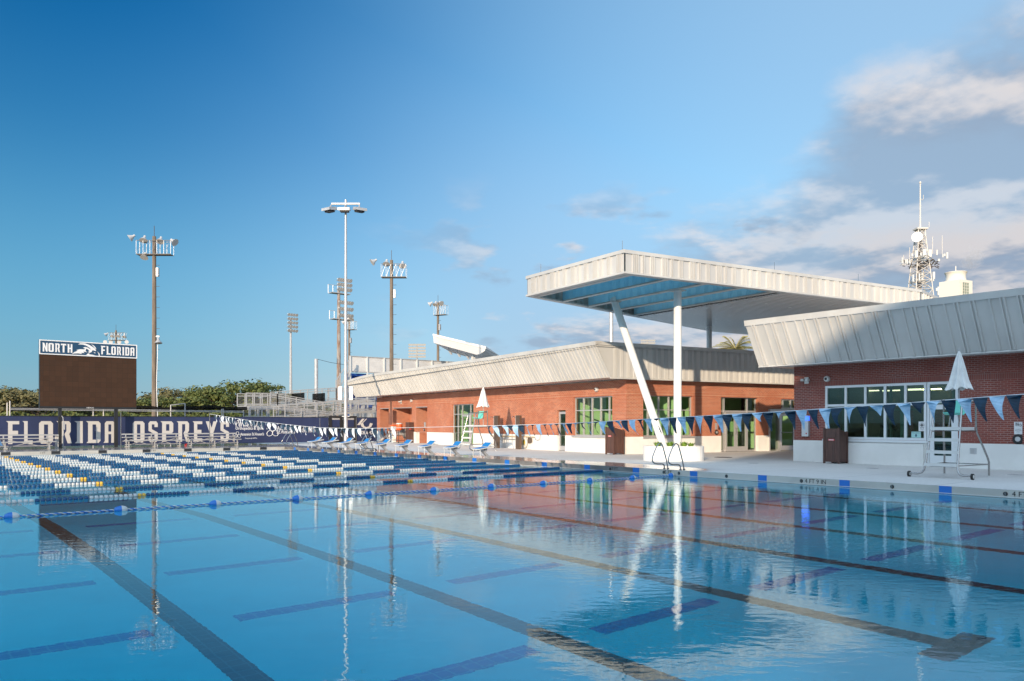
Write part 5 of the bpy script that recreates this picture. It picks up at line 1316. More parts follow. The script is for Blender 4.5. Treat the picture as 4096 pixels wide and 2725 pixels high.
# scoreboard
SY = 56.2
t_ = thing('scoreboard', 'dark blank scoreboard on two black legs under a navy header reading NORTH FLORIDA', 'scoreboard', (10.2, SY, 0))
sx0, sx1 = AY(156, SY), AY(548, SY); stp = 6.70; shd = 5.80; sbt = 2.46
mb = MB(); mb.box(sx0 + .03, sx1 - .03, SY, SY + .35, sbt, shd); mb.build('cabinet', M['black'], t_)
mb = MB(); mb.box(sx0 + .05, sx1 - .05, SY - .012, SY - .002, sbt + .14, shd - .03); mb.build('screen', M['screen'], t_)
mb = MB(); mb.box(sx0, sx1, SY - .03, SY + .2, shd, stp); mb.k = 1
for b0 in ((sx0, sx1, shd, shd + .06), (sx0, sx1, stp - .06, stp)): mb.box(b0[0], b0[1], SY - .045, SY - .031, b0[2], b0[3])
mb.box(sx0, sx0 + .06, SY - .045, SY - .031, shd + .06, stp - .06); mb.box(sx1 - .06, sx1, SY - .045, SY - .031, shd + .06, stp - .06)
mb.build('header', [M['navy'], M['sign_white']], t_)
for p0, p1 in ((235, 248), (459.6, 472.5)):
    mb = MB(); mb.box(AY(p0, SY), AY(p1, SY), SY + .05, SY + .28, 0, sbt); mb.build('leg', M['black'], t_)
def hz_(px): return DY(px, SY)
def hdr(word, p0, p1):
    x0, x1 = AY(p0, SY), AY(p1, SY); n_ = len(word); wd = {'I': .5}; tot = sum(wd.get(c, 1) for c in word); x = x0; un = (x1 - x0) / (tot + .16 * (n_ - 1))
    for c in word:
        w = un * wd.get(c, 1); mb = MB(); slab_letter(mb, c, x, x + w, 5.97, 6.51, SY - .032, .012); mb.build('letter', M['sign_white'], t_, label='white header letter ' + c); x += w + un * .16
hdr('NORTH', 168, 289); hdr('FLORIDA', 402, 537)
# bird head emblem between the two words
def em(pts, k=0):
    # pts in picture-plane millimetres of the emblem: x right 0..100, z up 0..50
    x0, x1 = AY(287, SY), AY(400, SY); s_ = (x1 - x0) / 100
    o = [(x0 + x * s_, shd + .065 + z * s_ * .98) for x, z in pts]
    mb.hexa([(x, SY - .032, z) for x, z in o], [(x, SY - .044 - .0006 * k, z) for x, z in o])
mb = MB()
em([(21, 42), (30, 47), (46, 47.5), (62, 42), (74, 34), (80, 30), (84, 24), (86, 18), (76, 21), (70, 20), (62, 31), (50, 39), (38, 42)], 0)
em([(68, 46), (78, 40), (84, 33), (86, 25), (82, 29), (76, 37)], 1)
em([(38, 29), (46, 33), (56, 31), (66, 24), (72, 21), (70, 14), (62, 10), (56, 13), (62, 17), (56, 24), (48, 27)], 2)
em([(0, 3), (10, 11), (20, 16), (16, 19), (28, 23), (44, 23), (46, 28), (50, 25), (48, 17), (54, 12), (40, 14), (44, 8), (32, 9), (36, 4), (24, 6), (14, 5)], 3)
em([(50, 1), (56, 7), (62, 8), (60, 4), (72, 3), (84, 0), (66, -1)], 4)
em([(76, 15), (84, 11), (81, 9)], 5)
em([(90, 17), (97, 10), (99, 2), (97, -1), (95, -1), (95, 6), (92, 13)], 6)
mb.build('bird_head_emblem', M['sign_white'], t_)
text('NEVCO', M['sign_white'], t_, (AY(347, SY), SY - .004, sbt + .03), (1, 0, 0), (0, 0, 1), height=.085)

# bleachers
def make_bleacher(W):
    t_ = thing('bleacher', 'x', 'bleacher', (0, 0, 0), 'low aluminium bleachers before the banner fence')
    for k, (y, z) in enumerate(((0, .42), (.62, .62))):
        mb = MB(); mb.box(0, W, y, y + .26, z, z + .05); mb.build('seat_plank', M['lightgalv'], t_)
        mb = MB(); mb.box(.1, W - .1, y + .30, y + .52, z - .24, z - .20); mb.build('foot_plank', M['lightgalv'], t_)
    mb = MB(); mb.box(0, W, .92, .95, .80, .88); mb.build('back_rail', M['lightgalv'], t_)
    n_ = 3
    for i in range(n_):
        x = .25 + (W - .5) * i / (n_ - 1); mb = MB()
        mb.bar((x, .12, 0), (x, .12, .42), .06); mb.bar((x, .75, 0), (x, .75, .62), .06); mb.bar((x, .95, .30), (x, .95, .86), .05); mb.bar((x, .0, .05), (x, 1.1, .05), .06); mb.bar((x, .05, .30), (x, .95, .55), .04)
        mb.build('frame', M['lightgalv'], t_)
        if i < n_ - 1:
            x2 = .25 + (W - .5) * (i + 1) / (n_ - 1); mb = MB(); mb.bar((x + .04, .8, .1), (x2 - .04, .8, .58), .035); mb.bar((x + .04, .84, .58), (x2 - .04, .84, .1), .035); mb.build('cross_brace', M['lightgalv'], t_)
    return t_
BYY = 54.4
x0, x1 = AY(500, BYY), AY(737, BYY); bl = make_bleacher(x1 - x0); bl.location = (x0, BYY, 0); bl['label'] = 'low aluminium bleacher in front of the banner letters O S P'
xx = AY(752, BYY); k = copy_tree(bl, (xx, BYY, 0)); k.scale = ((AY(966, BYY) - xx) / (x1 - x0), 1, 1); k['label'] = 'low aluminium bleacher in front of the banner letters R E Y S'
k = copy_tree(bl, (AY(225, BYY) - 1.45 * (x1 - x0), BYY - .1, 0)); k.scale = (1.45, 1, 1); k['label'] = 'low aluminium bleacher left of the scoreboard legs, cut by the left border'
# small fittings round the scoreboard legs
mb = MB(); mb.box(AY(252, 55.6), AY(259, 55.6), 55.5, 55.7, 1.15, 1.62); mb.tube([(AY(253, 55.6), 55.6, 0), (AY(253, 55.6), 55.6, 1.15)], .025, 6); mb.tube([(AY(253, 55.6), 55.6, 1.62), (AY(252, 55.6), 55.6, 1.9), (AY(248, 55.6), 55.7, 2.0)], .02, 6)
tag(mb.build('power_box', M['lightgalv']), 'grey power box and conduit at the left scoreboard leg', 'power box')
mb = MB(); q = G(231, 1793); mb.box(AY(221, 55.3), AY(234, 55.3), 55.2, 55.6, .78, .86)
for p0 in (222, 226, 231, 233): mb.tube([(AY(p0, 55.4), 55.4, 0), (AY(p0, 55.4), 55.4, .78)], .03, 6)
tag(mb.build('side_table', M['lightgalv']), 'small grey stand between the left bleacher and the scoreboard leg', 'stand')
mb = MB(); mb.box(AY(740, 55.9), AY(747, 55.9), 55.8, 56.0, .0, .16); tag(mb.build('sports_bag', M['red']), 'small dark red bag between the two right bleachers', 'bag')

# ================================================================ beyond the fence
# ---- tall poles with flood lamps
def lamp(mb, c_, dir_, r=.38, L=.55):
    """a bell lamp at c_ opening towards dir_"""
    rot = Vector(dir_).normalized().to_track_quat('Z', 'Y').to_matrix()
    mb.lathe(c_, [(r * .28, -L * .55), (r * .34, -L * .15), (r * .62, L * .1), (r, L * .5)], 12, 'Z', rot)
def truss_pole(px, py_top, d, name, lab, arm, lamps, w=.36, mat='concrete_pole', drop=1.75, yaw=0.0, group='tall poles with railed lamp platforms', box=True, steps=True):
    """concrete pole with a railed cross platform; arm = (left, right) metres; lamps = [(x, dir)]"""
    q = PD(px, py_top, d); zt = q.z; t_ = thing(name, lab, 'light pole', (q.x, q.y, 0), group)
    u = Vector((CS, -SN, 0)); u = Matrix.Rotation(yaw, 3, 'Z') @ u; v = Vector((-u.y, u.x, 0)); B = Vector((q.x, q.y, 0))
    mb = MB(); mb.tube([B, B + Vector((0, 0, zt))], [w * .62, w * .42], 8); mb.build('pole', M[mat], t_)
    zl = zt - drop; zu = zt - .45; mb = MB(); W_ = .35
    for s_ in (-1, 1):
        mb.bar(B + u * arm[0] + v * (s_ * W_) + Vector((0, 0, zl)), B + u * arm[1] + v * (s_ * W_) + Vector((0, 0, zl)), .07)
        mb.bar(B + u * arm[0] + v * (s_ * W_) + Vector((0, 0, zu)), B + u * arm[1] + v * (s_ * W_) + Vector((0, 0, zu)), .045)
    mb.hexa([B + u * x + v * y + Vector((0, 0, zl - .03)) for x, y in ((arm[0], -W_), (arm[1], -W_), (arm[1], W_), (arm[0], W_))], [B + u * x + v * y + Vector((0, 0, zl)) for x, y in ((arm[0], -W_), (arm[1], -W_), (arm[1], W_), (arm[0], W_))])
    mb.build('platform', M['weathered'], t_)
    mb = MB(); n_ = 5
    for i in range(n_ + 1):
        x = arm[0] + (arm[1] - arm[0]) * i / n_
        for s_ in (-1, 1): mb.tube([B + u * x + v * (s_ * W_) + Vector((0, 0, zl)), B + u * x + v * (s_ * W_) + Vector((0, 0, zu))], .016, 5)
        if i < n_:
            x2 = arm[0] + (arm[1] - arm[0]) * (i + 1) / n_; mb.tube([B + u * x - v * W_ + Vector((0, 0, zl)), B + u * x2 - v * W_ + Vector((0, 0, zu))], .014, 4)
    mb.build('railing', M['galv'], t_)
    for x, dz, dr in lamps:
        mb = MB(); c_ = B + u * x + Vector((0, 0, zu + dz)); lamp(mb, c_, u * dr[0] - v * dr[1] + Vector((0, 0, dr[2]))); mb.build('lamp', M['lamp_shell'], t_, smooth=True)
    mb = MB(); mb.tube([B + Vector((0, 0, zt)), B + Vector((0, 0, zt + 1.0))], .03, 4); mb.build('lightning_rod', M['dark'], t_)
    if box:
        mb = MB(); c_ = B + u * (w * .55) + Vector((0, 0, zt - 3.8)); mb.hexa([c_ + u * x + v * y for x, y in ((0, -.15), (.2, -.15), (.2, .15), (0, .15))], [c_ + u * x + v * y + Vector((0, 0, .8)) for x, y in ((0, -.15), (.2, -.15), (.2, .15), (0, .15))]); mb.build('control_box', M['galv'], t_)
    if steps:
        mb = MB(); z = 2.5
        while z < zl - .5: mb.bar(B + u * (w * .4) + Vector((0, 0, z)), B + u * (w * .4 + .35) + Vector((0, 0, z)), .035); z += 1.0
        mb.build('climbing_pegs', M['dark'], t_)
    return t_, B, u, v
down_l = (-.8, .3, -.6); down = (0, .5, -.9); down_r = (.8, .3, -.6)
t_, B, u, v = truss_pole(617, 946, 75, 'concrete_light_pole', 'tall brown concrete light pole right of the scoreboard, with one lamp halfway down', (-1.55, 1.7), [(-2.1, .4, down_l), (-.95, .25, down), (.6, .15, down), (1.8, .0, down_r), (-.9, -1.35, down)], .40)
mb = MB(); lamp(mb, B + u * .38 + Vector((0, 0, 9.35)), (0, -.2, -1), .36, .5); mb.build('lamp', M['galv'], t_, smooth=True)
mb = MB(); mb.bar(B + u * .1 + Vector((0, 0, 9.75)), B + u * .5 + Vector((0, 0, 9.75)), .12); mb.build('lamp_bracket', M['galv'], t_)
mb = MB(); mb.tube([B + u * (.32 + .05 * math.sin(z * .9)) - v * .1 + Vector((0, 0, z)) for z in range(0, 10)], .035, 5); mb.build('cable', M['sign_white'], t_)
truss_pole(1566, 1041, 80, 'concrete_light_pole', 'tall brown concrete light pole rising behind the middle of the long roof', (-1.0, 1.5), [(-1.75, .35, down_l), (-.5, .25, down), (1.1, .05, down)], .38)
truss_pole(1752, 1210, 108, 'concrete_light_pole', 'brown light pole behind the sloping white stand roof', (-.5, 1.4), [(-1.2, .4, down_l), (-.4, .35, down), (.4, .4, down_r)], .36, yaw=-.5)
truss_pole(1397, 1275, 123, 'concrete_light_pole', 'brown light pole seen just right of the white light pole', (-.3, 1.2), [(-1.0, .0, down_l), (-.2, .4, down_l), (.6, .5, down)], .36, yaw=-.5)
t_, B, u, v = truss_pole(464, 1322, 140, 'concrete_light_pole', 'light pole with two rows of lamps showing above the scoreboard', (-1.2, 1.7), [(-1.7, -.2, down_l), (-.6, -.4, down), (.5, -.4, down), (1.5, -.5, down)], .36)
zt = PD(464, 1322, 140).z
mb = MB(); mb.bar(B - u * 1.6 + Vector((0, 0, zt - 2.6)), B + u * 1.8 + Vector((0, 0, zt - 2.6)), .1); mb.build('lower_arm', M['dark'], t_)
for x in (-1.9, -.9, .6, 1.9):
    mb = MB(); lamp(mb, B + u * x + Vector((0, 0, zt - 2.1)), (-.3, -.9, .1), .34, .4); mb.build('lamp', M['lamp_shell'], t_, smooth=True)
# stadium lamp banks
def bank_pole(px, py_top, d, lab, banks, mat='galv', w=.4, yaw=0.0, hidden=False, cage=False):
    q = PD(px, py_top, d); t_ = thing('stadium_light_pole', lab, 'light pole', (q.x, q.y, 0), 'stadium light poles with lamp banks')
    u = Matrix.Rotation(yaw, 3, 'Z') @ Vector((CS, -SN, 0)); v = Vector((-u.y, u.x, 0)); B = Vector((q.x, q.y, 0))
    mb = MB(); mb.tube([B, B + Vector((0, 0, q.z))], [w * .75, w * .4], 8); mb.build('pole', M[mat], t_)
    for (x0, x1, z0, z1, nx, nz) in banks:
        bk_ = MB(); zz = [z0 + (z1 - z0) * j / max(1, nz - 1) for j in range(nz)]
        for z in zz: bk_.bar(B + u * x0 + Vector((0, 0, z)), B + u * x1 + Vector((0, 0, z)), .07)
        b_ = bk_.build('lamp_bank', M['galv'], t_)
        for z in zz:
            for i in range(nx):
                x = x0 + (x1 - x0) * (i + .5) / nx; mb = MB(); lamp(mb, B + u * x - v * .35 + Vector((0, 0, z + .12)), -v * .9 + Vector((0, 0, -.45)) + u * .2, .30, .42); mb.build('lamp', M['lamp_shell'], b_, smooth=True)
        if cage:
            mb = MB(); mb.hexa([B + u * x + v * y + Vector((0, 0, z0 - .5)) for x, y in ((x0 - .8, -.3), (x1, -.3), (x1, .8), (x0 - .8, .8))], [B + u * x + v * y + Vector((0, 0, z0 - .42)) for x, y in ((x0 - .8, -.3), (x1, -.3), (x1, .8), (x0 - .8, .8))])
            for i in range(5):
                x = x0 - .8 + (x1 - x0 + .8) * i / 4; mb.tube([B + u * x + v * .8 + Vector((0, 0, z0 - .45)), B + u * x + v * .8 + Vector((0, 0, z0 + .75))], .035, 4)
            mb.bar(B + u * (x0 - .8) + v * .8 + Vector((0, 0, z0 + .75)), B + u * x1 + v * .8 + Vector((0, 0, z0 + .75)), .05); mb.build('platform', M['galv'], t_)
    return t_
zT = ZD(1120, 110)
bank_pole(1355, 1150, 110, 'tall rusty light pole with two lamp banks just left of the white light pole', [(-.4, 1.7, zT - 1.4, zT - .1, 6, 3), (-.2, 1.9, zT - 5.0, zT - 3.2, 6, 3)], 'rusty', .5, yaw=.7, cage=True)
zT = ZD(1262, 140)
bank_pole(1163, 1272, 140, 'slender light pole with a stack of lamps over the ramp, left of the white pole', [(-.8, 1.1, zT - 2.8, zT, 4, 5)], 'galv', .42, yaw=.7)
zT = ZD(1381, 200)
bank_pole(1668, 1381, 200, 'wide grid of stadium lamps low above the long roof', [(-2.1, 2.2, zT - 3.0, zT, 9, 5)], 'galv', .4)
zT = ZD(1364, 220)
bank_pole(2590, 1364, 220, 'far row of small lamps peeping over the roof behind the leaning column', [(-2.0, 2.0, zT - .7, zT, 9, 2)], 'galv', .4)
mb = MB(); q = PD(2445, 1255, 95); mb.tube([(q.x, q.y, 0), (q.x, q.y, q.z + 3)], .24, 10)
tag(mb.build('bare_pole', M['galv']), 'plain grey pole rising behind the roof, left of the leaning column', 'pole')
# net pole and its net
q = PD(1265, 1436, 78); t_ = thing('net_pole', 'plain thick grey pole with a thin cable behind the ramps', 'pole', (q.x, q.y, 0))
mb = MB(); mb.tube([(q.x, q.y, 0), (q.x, q.y, q.z)], .18, 10); mb.build('pole', M['galv'], t_)
q2 = PD(1375, 1459, 80); mb = MB(); mb.tube([q, PD(1320, 1450, 79), q2], .02, 4); mb.build('cable', M['dark'], t_)

# ---- white pool light pole
Bp = DL(58.5, 58.5 * T(1383)); zt = 18.05
t_ = thing('white_light_pole', 'tallest pale steel light pole with three hooded lamps on a crossbar, on the deck', 'light pole', (Bp.x, Bp.y, 0))
u = Vector((CS, -SN, 0)); v = Vector((-u.y, u.x, 0))
mb = MB(); mb.tube([up(Bp, 0), up(Bp, zt)], [.145, .075], 16); mb.build('pole', M['galv'], t_, smooth=True)
mb = MB(); mb.lathe(up(Bp, 0), [(.34, .0), (.34, .05), (.25, .08)], 16); mb.build('base_plate', M['lightgalv'], t_)
mb = MB(); mb.bar(up(Bp, zt - .30) - u * 1.05, up(Bp, zt - .30) + u * 1.05, .12); mb.build('crossbar', M['lightgalv'], t_)
for x, ty in ((-1.05, .35), (-.02, 0), (1.0, -.35)):
    c_ = up(Bp, zt - .78) + u * (x * 1.05) - v * .25; dd = (-v + u * (-ty * 2)).normalized(); ss = Vector((-dd.y, dd.x, 0))
    mb = MB(); P_ = lambda a_, b_, z: c_ + dd * a_ + ss * b_ + Vector((0, 0, z))
    mb.hexa([P_(-.35, -.38, -.02), P_(.45, -.42, -.16), P_(.45, .42, -.16), P_(-.35, .38, -.02)], [P_(-.30, -.34, .22), P_(.45, -.42, .03), P_(.45, .42, .03), P_(-.30, .34, .22)])
    l_ = mb.build('lamp_hood', M['galv'], t_)
    mb = MB(); mb.hexa([P_(-.2, -.3, -.20), P_(.25, -.3, -.24), P_(.25, .3, -.24), P_(-.2, .3, -.20)], [P_(-.2, -.3, -.06), P_(.25, -.3, -.13), P_(.25, .3, -.13), P_(-.2, .3, -.06)]); mb.build('lamp_glass', M['dark'], l_)
    mb = MB(); mb.tube([up(Bp, zt - .35) + u * x, c_ + Vector((0, 0, .15))], .05, 6); mb.build('bracket', M['galv'], l_)
for s_, z0 in ((-1, ZD(1600, 58.5)), (1, ZD(1600, 58.5))):
    c_ = up(Bp, 0) + u * (s_ * .40); mb = MB(); e = [(-.13, -.1), (.13, -.1), (.13, .1), (-.13, .1)]
    mb.hexa([c_ + u * a_ + v * b_ + Vector((0, 0, z0)) for a_, b_ in e], [c_ + u * a_ + v * b_ + Vector((0, 0, z0 + .98)) for a_, b_ in e]); mb.build('control_box', M['galv'], t_)
mb = MB(); mb.tube([up(Bp, 2.05) + u * (-.28), up(Bp, 2.05) + u * .28], .035, 6); mb.build('cleat', M['plastic_white'], t_)

# ---- chain and netting fence behind the banner
NY = 63.0
t_ = thing('netting_fence', 'tall sports fence with pale rails and a rolled dark net beyond the banner fence', 'fence', (0, NY, 0))
x0, x1 = -4, AY(1480, NY)
for k, z in enumerate((ZD(1637, DY(400, NY)), ZD(1642, DY(400, NY)))):
    mb = MB(); mb.tube([(AY(40, NY), NY - .1 * k, z), (AY(975, NY), NY - .1 * k, z - .05)], .028, 5); mb.build('rail', M['lightgalv'], t_)
for p0, pt in ((29, 1611), (40, 1604), (373, 1640), (414, 1640), (683, 1620), (740, 1613), (887, 1636), (893, 1636)):
    mb = MB(); x = AY(p0, NY); mb.tube([(x, NY, 0), (x, NY, ZD(pt, DY(p0, NY)))], .045, 6); mb.build('post', M['lightgalv'], t_)
mb = MB(); mb.bar((AY(682, NY), NY, ZD(1621, DY(690, NY))), (AY(741, NY), NY, ZD(1614, DY(740, NY))), .06); mb.build('brace', M['lightgalv'], t_)
mb = MB(); pts = []
for i in range(60):
    px = 45 + (990 - 45) * i / 59; pts.append((AY(px, NY), NY + .2, ZD(1633 + 3 * math.sin(px * .021) + 2 * math.sin(px * .05), DY(px, NY))))
mb.tube(pts, .17, 6); mb.build('rolled_net', M['dark_netting'], t_)
mb = MB(); mb.poly([(AY(45, NY), NY + .25, 1.5), (AY(985, NY), NY + .25, 1.5), (AY(985, NY), NY + .25, ZD(1636, DY(985, NY))), (AY(45, NY), NY + .25, ZD(1636, DY(45, NY)))]); mb.build('mesh_panel', M['netting'], t_)

# ---- ramps to the stadium
RYY = 66.0
t_ = thing('access_ramp', 'zigzag white metal access ramp with chain link railings, left of the long building', 'ramp', (AY(1200, RYY), RYY, 0))
def rp_(px, py, y=RYY): return Vector((AY(px, y), y, ZD(py, DY(px, y))))
def run(p, q, y, depth=1.6, hrail=1.1, thick=.16, nposts=6, mesh=True):
    """one ramp run from pixel p to pixel q on the plane Y = y"""
    a_ = rp_(*p, y); b_ = rp_(*q, y); D_ = Vector((0, depth, 0)); dn = Vector((0, 0, -thick))
    mb = MB(); mb.hexa([a_ + dn, b_ + dn, b_ + dn + D_, a_ + dn + D_], [a_, b_, b_ + D_, a_ + D_]); r_o = mb.build('ramp_deck', M['lightgalv'], t_)
    for dd in (0, depth):
        o_ = Vector((0, dd, 0)); mb = MB(); H = Vector((0, 0, hrail))
        for f in (1.0, .80, .12): mb.bar(a_ + o_ + H * f, b_ + o_ + H * f, .055)
        for i in range(nposts):
            c_ = a_ + (b_ - a_) * (i / (nposts - 1)) + o_; mb.bar(c_, c_ + H, .07)
        mb.build('handrail', M['lightgalv'], r_o)
        if mesh:
            mb = MB(); w_ = Vector((0, .02, 0)); mb.poly([a_ + o_ + w_, b_ + o_ + w_, b_ + o_ + H + w_, a_ + o_ + H + w_]); mb.build('mesh_panel', M['chainlink'], r_o)
    return a_, b_
run((986, 1622), (1110, 1623), RYY, 2.2, 1.05, .30, 5)
run((1110, 1625), (1330, 1662), RYY, 1.6, 1.05, .20, 4)
run((1330, 1662), (1500, 1690), RYY + .2, 1.6, 1.05, .16, 4)
run((1140, 1668), (1503, 1640), RYY - 1.8, 1.5, 1.0, .18, 6)
run((1000, 1672), (1140, 1670), RYY - 1.8, 1.5, .9, .14, 4)
run((1140, 1672), (1330, 1696), RYY - 1.9, 1.4, 1.0, .14, 4)
run((1110, 1618), (1345, 1600), RYY + 3, 1.6, 1.15, .20, 5)
run((1345, 1600), (1500, 1600), RYY + 3, 1.8, 1.1, .2, 3, False)
for p0, yy in ((1000, RYY), (1034, RYY), (1075, RYY), (1110, RYY), (1187, RYY), (1262, RYY), (1326, RYY), (1240, RYY + 3), (1410, RYY - 1.8), (1490, RYY - 1.8)):
    mb = MB(); x = AY(p0, yy); zt_ = ZD(1625 if p0 < 1115 else 1655, DY(p0, yy)); mb.bar((x, yy + .1, 0), (x, yy + .1, zt_), .16); mb.build('support_post', M['lightgalv'], t_)
for p0, p1 in ((1167, 1218), (1250, 1300)):
    mb = MB(); a_ = rp_(p0, 1608, RYY + 2.9); b_ = rp_(p1, 1604, RYY + 2.9); mb.hexa([a_, b_, b_ + Vector((0, .03, 0)), a_ + Vector((0, .03, 0))], [a_ + Vector((0, 0, .75)), b_ + Vector((0, 0, .75)), b_ + Vector((0, .03, .75)), a_ + Vector((0, .03, .75))]); mb.build('dark_screen', M['dark_netting'], t_)

# ---- grandstand back wall
GY = 77.5
t_ = thing('grandstand', 'stadium stand with white tarpaulin panels over blue seats behind the long roof', 'grandstand', (AY(1400, GY), GY, 0))
def gz(px, py, y=GY): return ZD(py, DY(px, y))
zt_, zb_ = gz(1397, 1426), gz(1397, 1484)
xs = [1400, 1468, 1536, 1602, 1667, 1727, 1787, 1850, 1925]
for p0, p1 in zip(xs, xs[1:]):
    mb = MB(); mb.box(AY(p0, GY) + .05, AY(p1, GY) - .02, GY, GY + .05, zb_, zt_); mb.build('tarpaulin', M['tarp'], t_)
for p0 in xs:
    mb = MB(); x = AY(p0, GY); mb.bar((x, GY - .06, 1.0), (x, GY - .06, zt_ + .05), .14); mb.build('post', M['plastic_white'], t_)
mb = MB(); x0, x1 = AY(1395, GY), AY(1930, GY); mb.bar((x0, GY - .04, zt_ + .04), (x1, GY - .04, zt_ + .04), .08); mb.bar((x0, GY - .04, zb_ - .08), (x1, GY - .04, zb_ - .08), .14); mb.build('rail', M['lightgalv'], t_)
for k in range(7):
    z = zb_ - .35 - k * .42; mb = MB(); mb.box(x0 + .3, x1, GY + .1 + k * .02, GY + .6, z - .16, z); mb.build('seat_row', M['seat_blue'], t_)
mb = MB(); mb.box(x0 + .2, x1, GY + .8, GY + 1.0, .0, zb_ - .2); mb.build('back_panel', M['seat_blue'], t_)
mb = MB()
for p0 in (1400, 1430, 1475, 1500): mb.bar((AY(p0, GY), GY - .5, 0), (AY(p0 + 14, GY), GY - .5, 3.6), .3)
mb.bar((x0, GY - .6, 3.7), (x1, GY - .6, 3.7), .35); mb.box(x0 + .3, x1, GY - .3, GY - .25, 0, 2.9); mb.build('substructure', M['lightgalv'], t_)
# stair cage at its left end
mb = MB()
for p0, pt, pb in ((1345, 1520, 1590), (1361, 1492, 1590), (1380, 1478, 1590), (1395, 1440, 1560)):
    x = AY(p0, GY - 1); mb.bar((x, GY - 1, ZD(pb + 60, DY(p0, GY - 1))), (x, GY - 1, ZD(pt, DY(p0, GY - 1))), .12)
mb.bar(rp_(1345, 1523, GY - 1), rp_(1398, 1440, GY - 1), .07); mb.bar(rp_(1345, 1575, GY - 1), rp_(1398, 1480, GY - 1), .07); mb.build('stair_frame', M['lightgalv'], t_)
mb = MB(); mb.poly([rp_(1345, 1523, GY - .9), rp_(1398, 1440, GY - .9), rp_(1398, 1560, GY - .9), rp_(1345, 1600, GY - .9)]); mb.build('stair_mesh', M['chainlink'], t_)
# its sloping roof
t_ = thing('press_box_roof', 'sloping white shed roof on a post, rising above the long building', 'roof', tuple(PD(1885, 1500, 85)))
D1, D2_ = 85, 97
o = [(1732, 1336), (1943, 1387), (1940, 1403), (1920, 1417), (1905, 1419), (1735, 1372)]
A_ = [PD(x, y, D1) for x, y in o]; dp = DL(12, 0) + Vector((0, 0, 0)); nB = PD(1996, 1424, 93) - A_[1]
mb = MB(); mb.hexa(A_, [p + nB for p in A_]); mb.build('roof_slab', M['tarp'], t_)
mb = MB(); e0, e1 = A_[0] + Vector((-.02, 0, .02)), A_[1] + Vector((.02, 0, .02)); o_ = Vector((-.06 * SN, -.06 * CS, 0)); mb.hexa([e0 + o_ - Vector((0, 0, .26)), e1 + o_ - Vector((0, 0, .26)), e1 + nB - Vector((0, 0, .0)), e0 + nB], [e0 + o_, e1 + o_, e1 + nB + Vector((0, 0, .05)), e0 + nB + Vector((0, 0, .05))]); mb.build('white_edge', M['plastic_white'], t_)
for x_ in (1788, 1822, 1858):
    mb = MB(); p = PD(x_, 1388 + (x_ - 1788) * .27, D1 + 1.5); mb.bar(p, p + Vector((.8, .3, -.75)), .22, .1); mb.build('rafter', M['tarp'], t_)
mb = MB(); p = PD(1893, 1405, D1 + 1.5); mb.bar((p.x, p.y, 0), (p.x, p.y, p.z), .34); mb.build('post', M['plastic_white'], t_)

# ---- communications tower
TD = 150.0
def tp(px, py): return PD(px, py, TD)
q = tp(3681, 730); t_ = thing('communications_tower', 'white lattice tower with a round dish and many panel antennas above the right roof', 'tower', (q.x, q.y, 0))
u = Vector((CS, -SN, 0)); v = Vector((SN, CS, 0)); Bt = Vector((q.x, q.y, 0))
def TT(x, z, y=0): return Bt + u * x + v * y + Vector((0, 0, z))
zz_ = lambda py: ZD(py, TD)
M['tower'] = pr('tower', (.58, .55, .51), .5); M['tower_dark'] = pr('tower_dark', (.10, .08, .07), .7)
mb = MB(); mb.tube([TT(0, zz_(915)), TT(0, zz_(825)), TT(0, zz_(735))], [.16, .13, .10], 8); mb.lathe(TT(0, zz_(735)), [(.12, 0), (.2, .1), (.18, .35), (.05, .45)], 10); mb.build('mast', M['tower'], t_)
mb = MB(); mb.lathe(TT(0, zz_(825)), [(.2, 0), (.2, .12)], 8); mb.tube([TT(.0, zz_(797)), TT(.6, zz_(797)), TT(.6, zz_(780))], .05, 5); mb.tube([TT(.2, zz_(800)), TT(.55, zz_(800))], .04, 4); mb.build('side_antenna', M['tower'], t_)
lev = [(915, .62), (945, .68), (975, .80), (1005, .92), (1035, 1.05), (1065, 1.18), (1095, 1.30), (1125, 1.42), (1160, 1.55), (1260, 1.95), (1690, 3.2)]
fine = MB()
for (p0, w0), (p1, w1) in zip(lev, lev[1:]):
    z0, z1 = zz_(p0), zz_(p1)
    c0 = [(-w0, -w0), (w0, -w0), (w0, w0), (-w0, w0)]; c1 = [(-w1, -w1), (w1, -w1), (w1, w1), (-w1, w1)]
    for i in range(4):
        j = (i + 1) % 4
        fine.tube([TT(c0[i][0], z0, c0[i][1]), TT(c1[i][0], z1, c1[i][1])], .10, 5)
        fine.tube([TT(c0[i][0], z0, c0[i][1]), TT(c0[j][0], z0, c0[j][1])], .055, 4)
        fine.tube([TT(c0[i][0], z0, c0[i][1]), TT(c1[j][0], z1, c1[j][1])], .055, 4); fine.tube([TT(c0[j][0], z0, c0[j][1]), TT(c1[i][0], z1, c1[i][1])], .055, 4)
fine.build('lattice', M['tower'], t_)
mb = MB()
for x in (-.35, -.15, .05, .25): mb.tube([TT(x, zz_(960), .2), TT(x * 1.2, 0, .2)], .09, 4)
mb.build('cable_bundle', M['tower_dark'], t_)
mb = MB(); mb.hexa([TT(x, zz_(920), y) for x, y in ((-1.0, -.9), (1.05, -.9), (1.05, .9), (-1.0, .9))], [TT(x, zz_(914), y) for x, y in ((-1.0, -.9), (1.05, -.9), (1.05, .9), (-1.0, .9))]); mb.build('top_platform', M['tower'], t_)
rot = (-v + u * -.45 + Vector((0, 0, -.02))).normalized().to_track_quat('Z', 'Y').to_matrix()
mb = MB(); mb.lathe(TT(-1.05, zz_(953), -.9), [(.12, -.35), (.6, -.2), (.92, 0), (.94, .06)], 24, 'Z', rot); mb.build('dish', M['plastic_white'], t_, smooth=True)
rnd = random.Random(11)
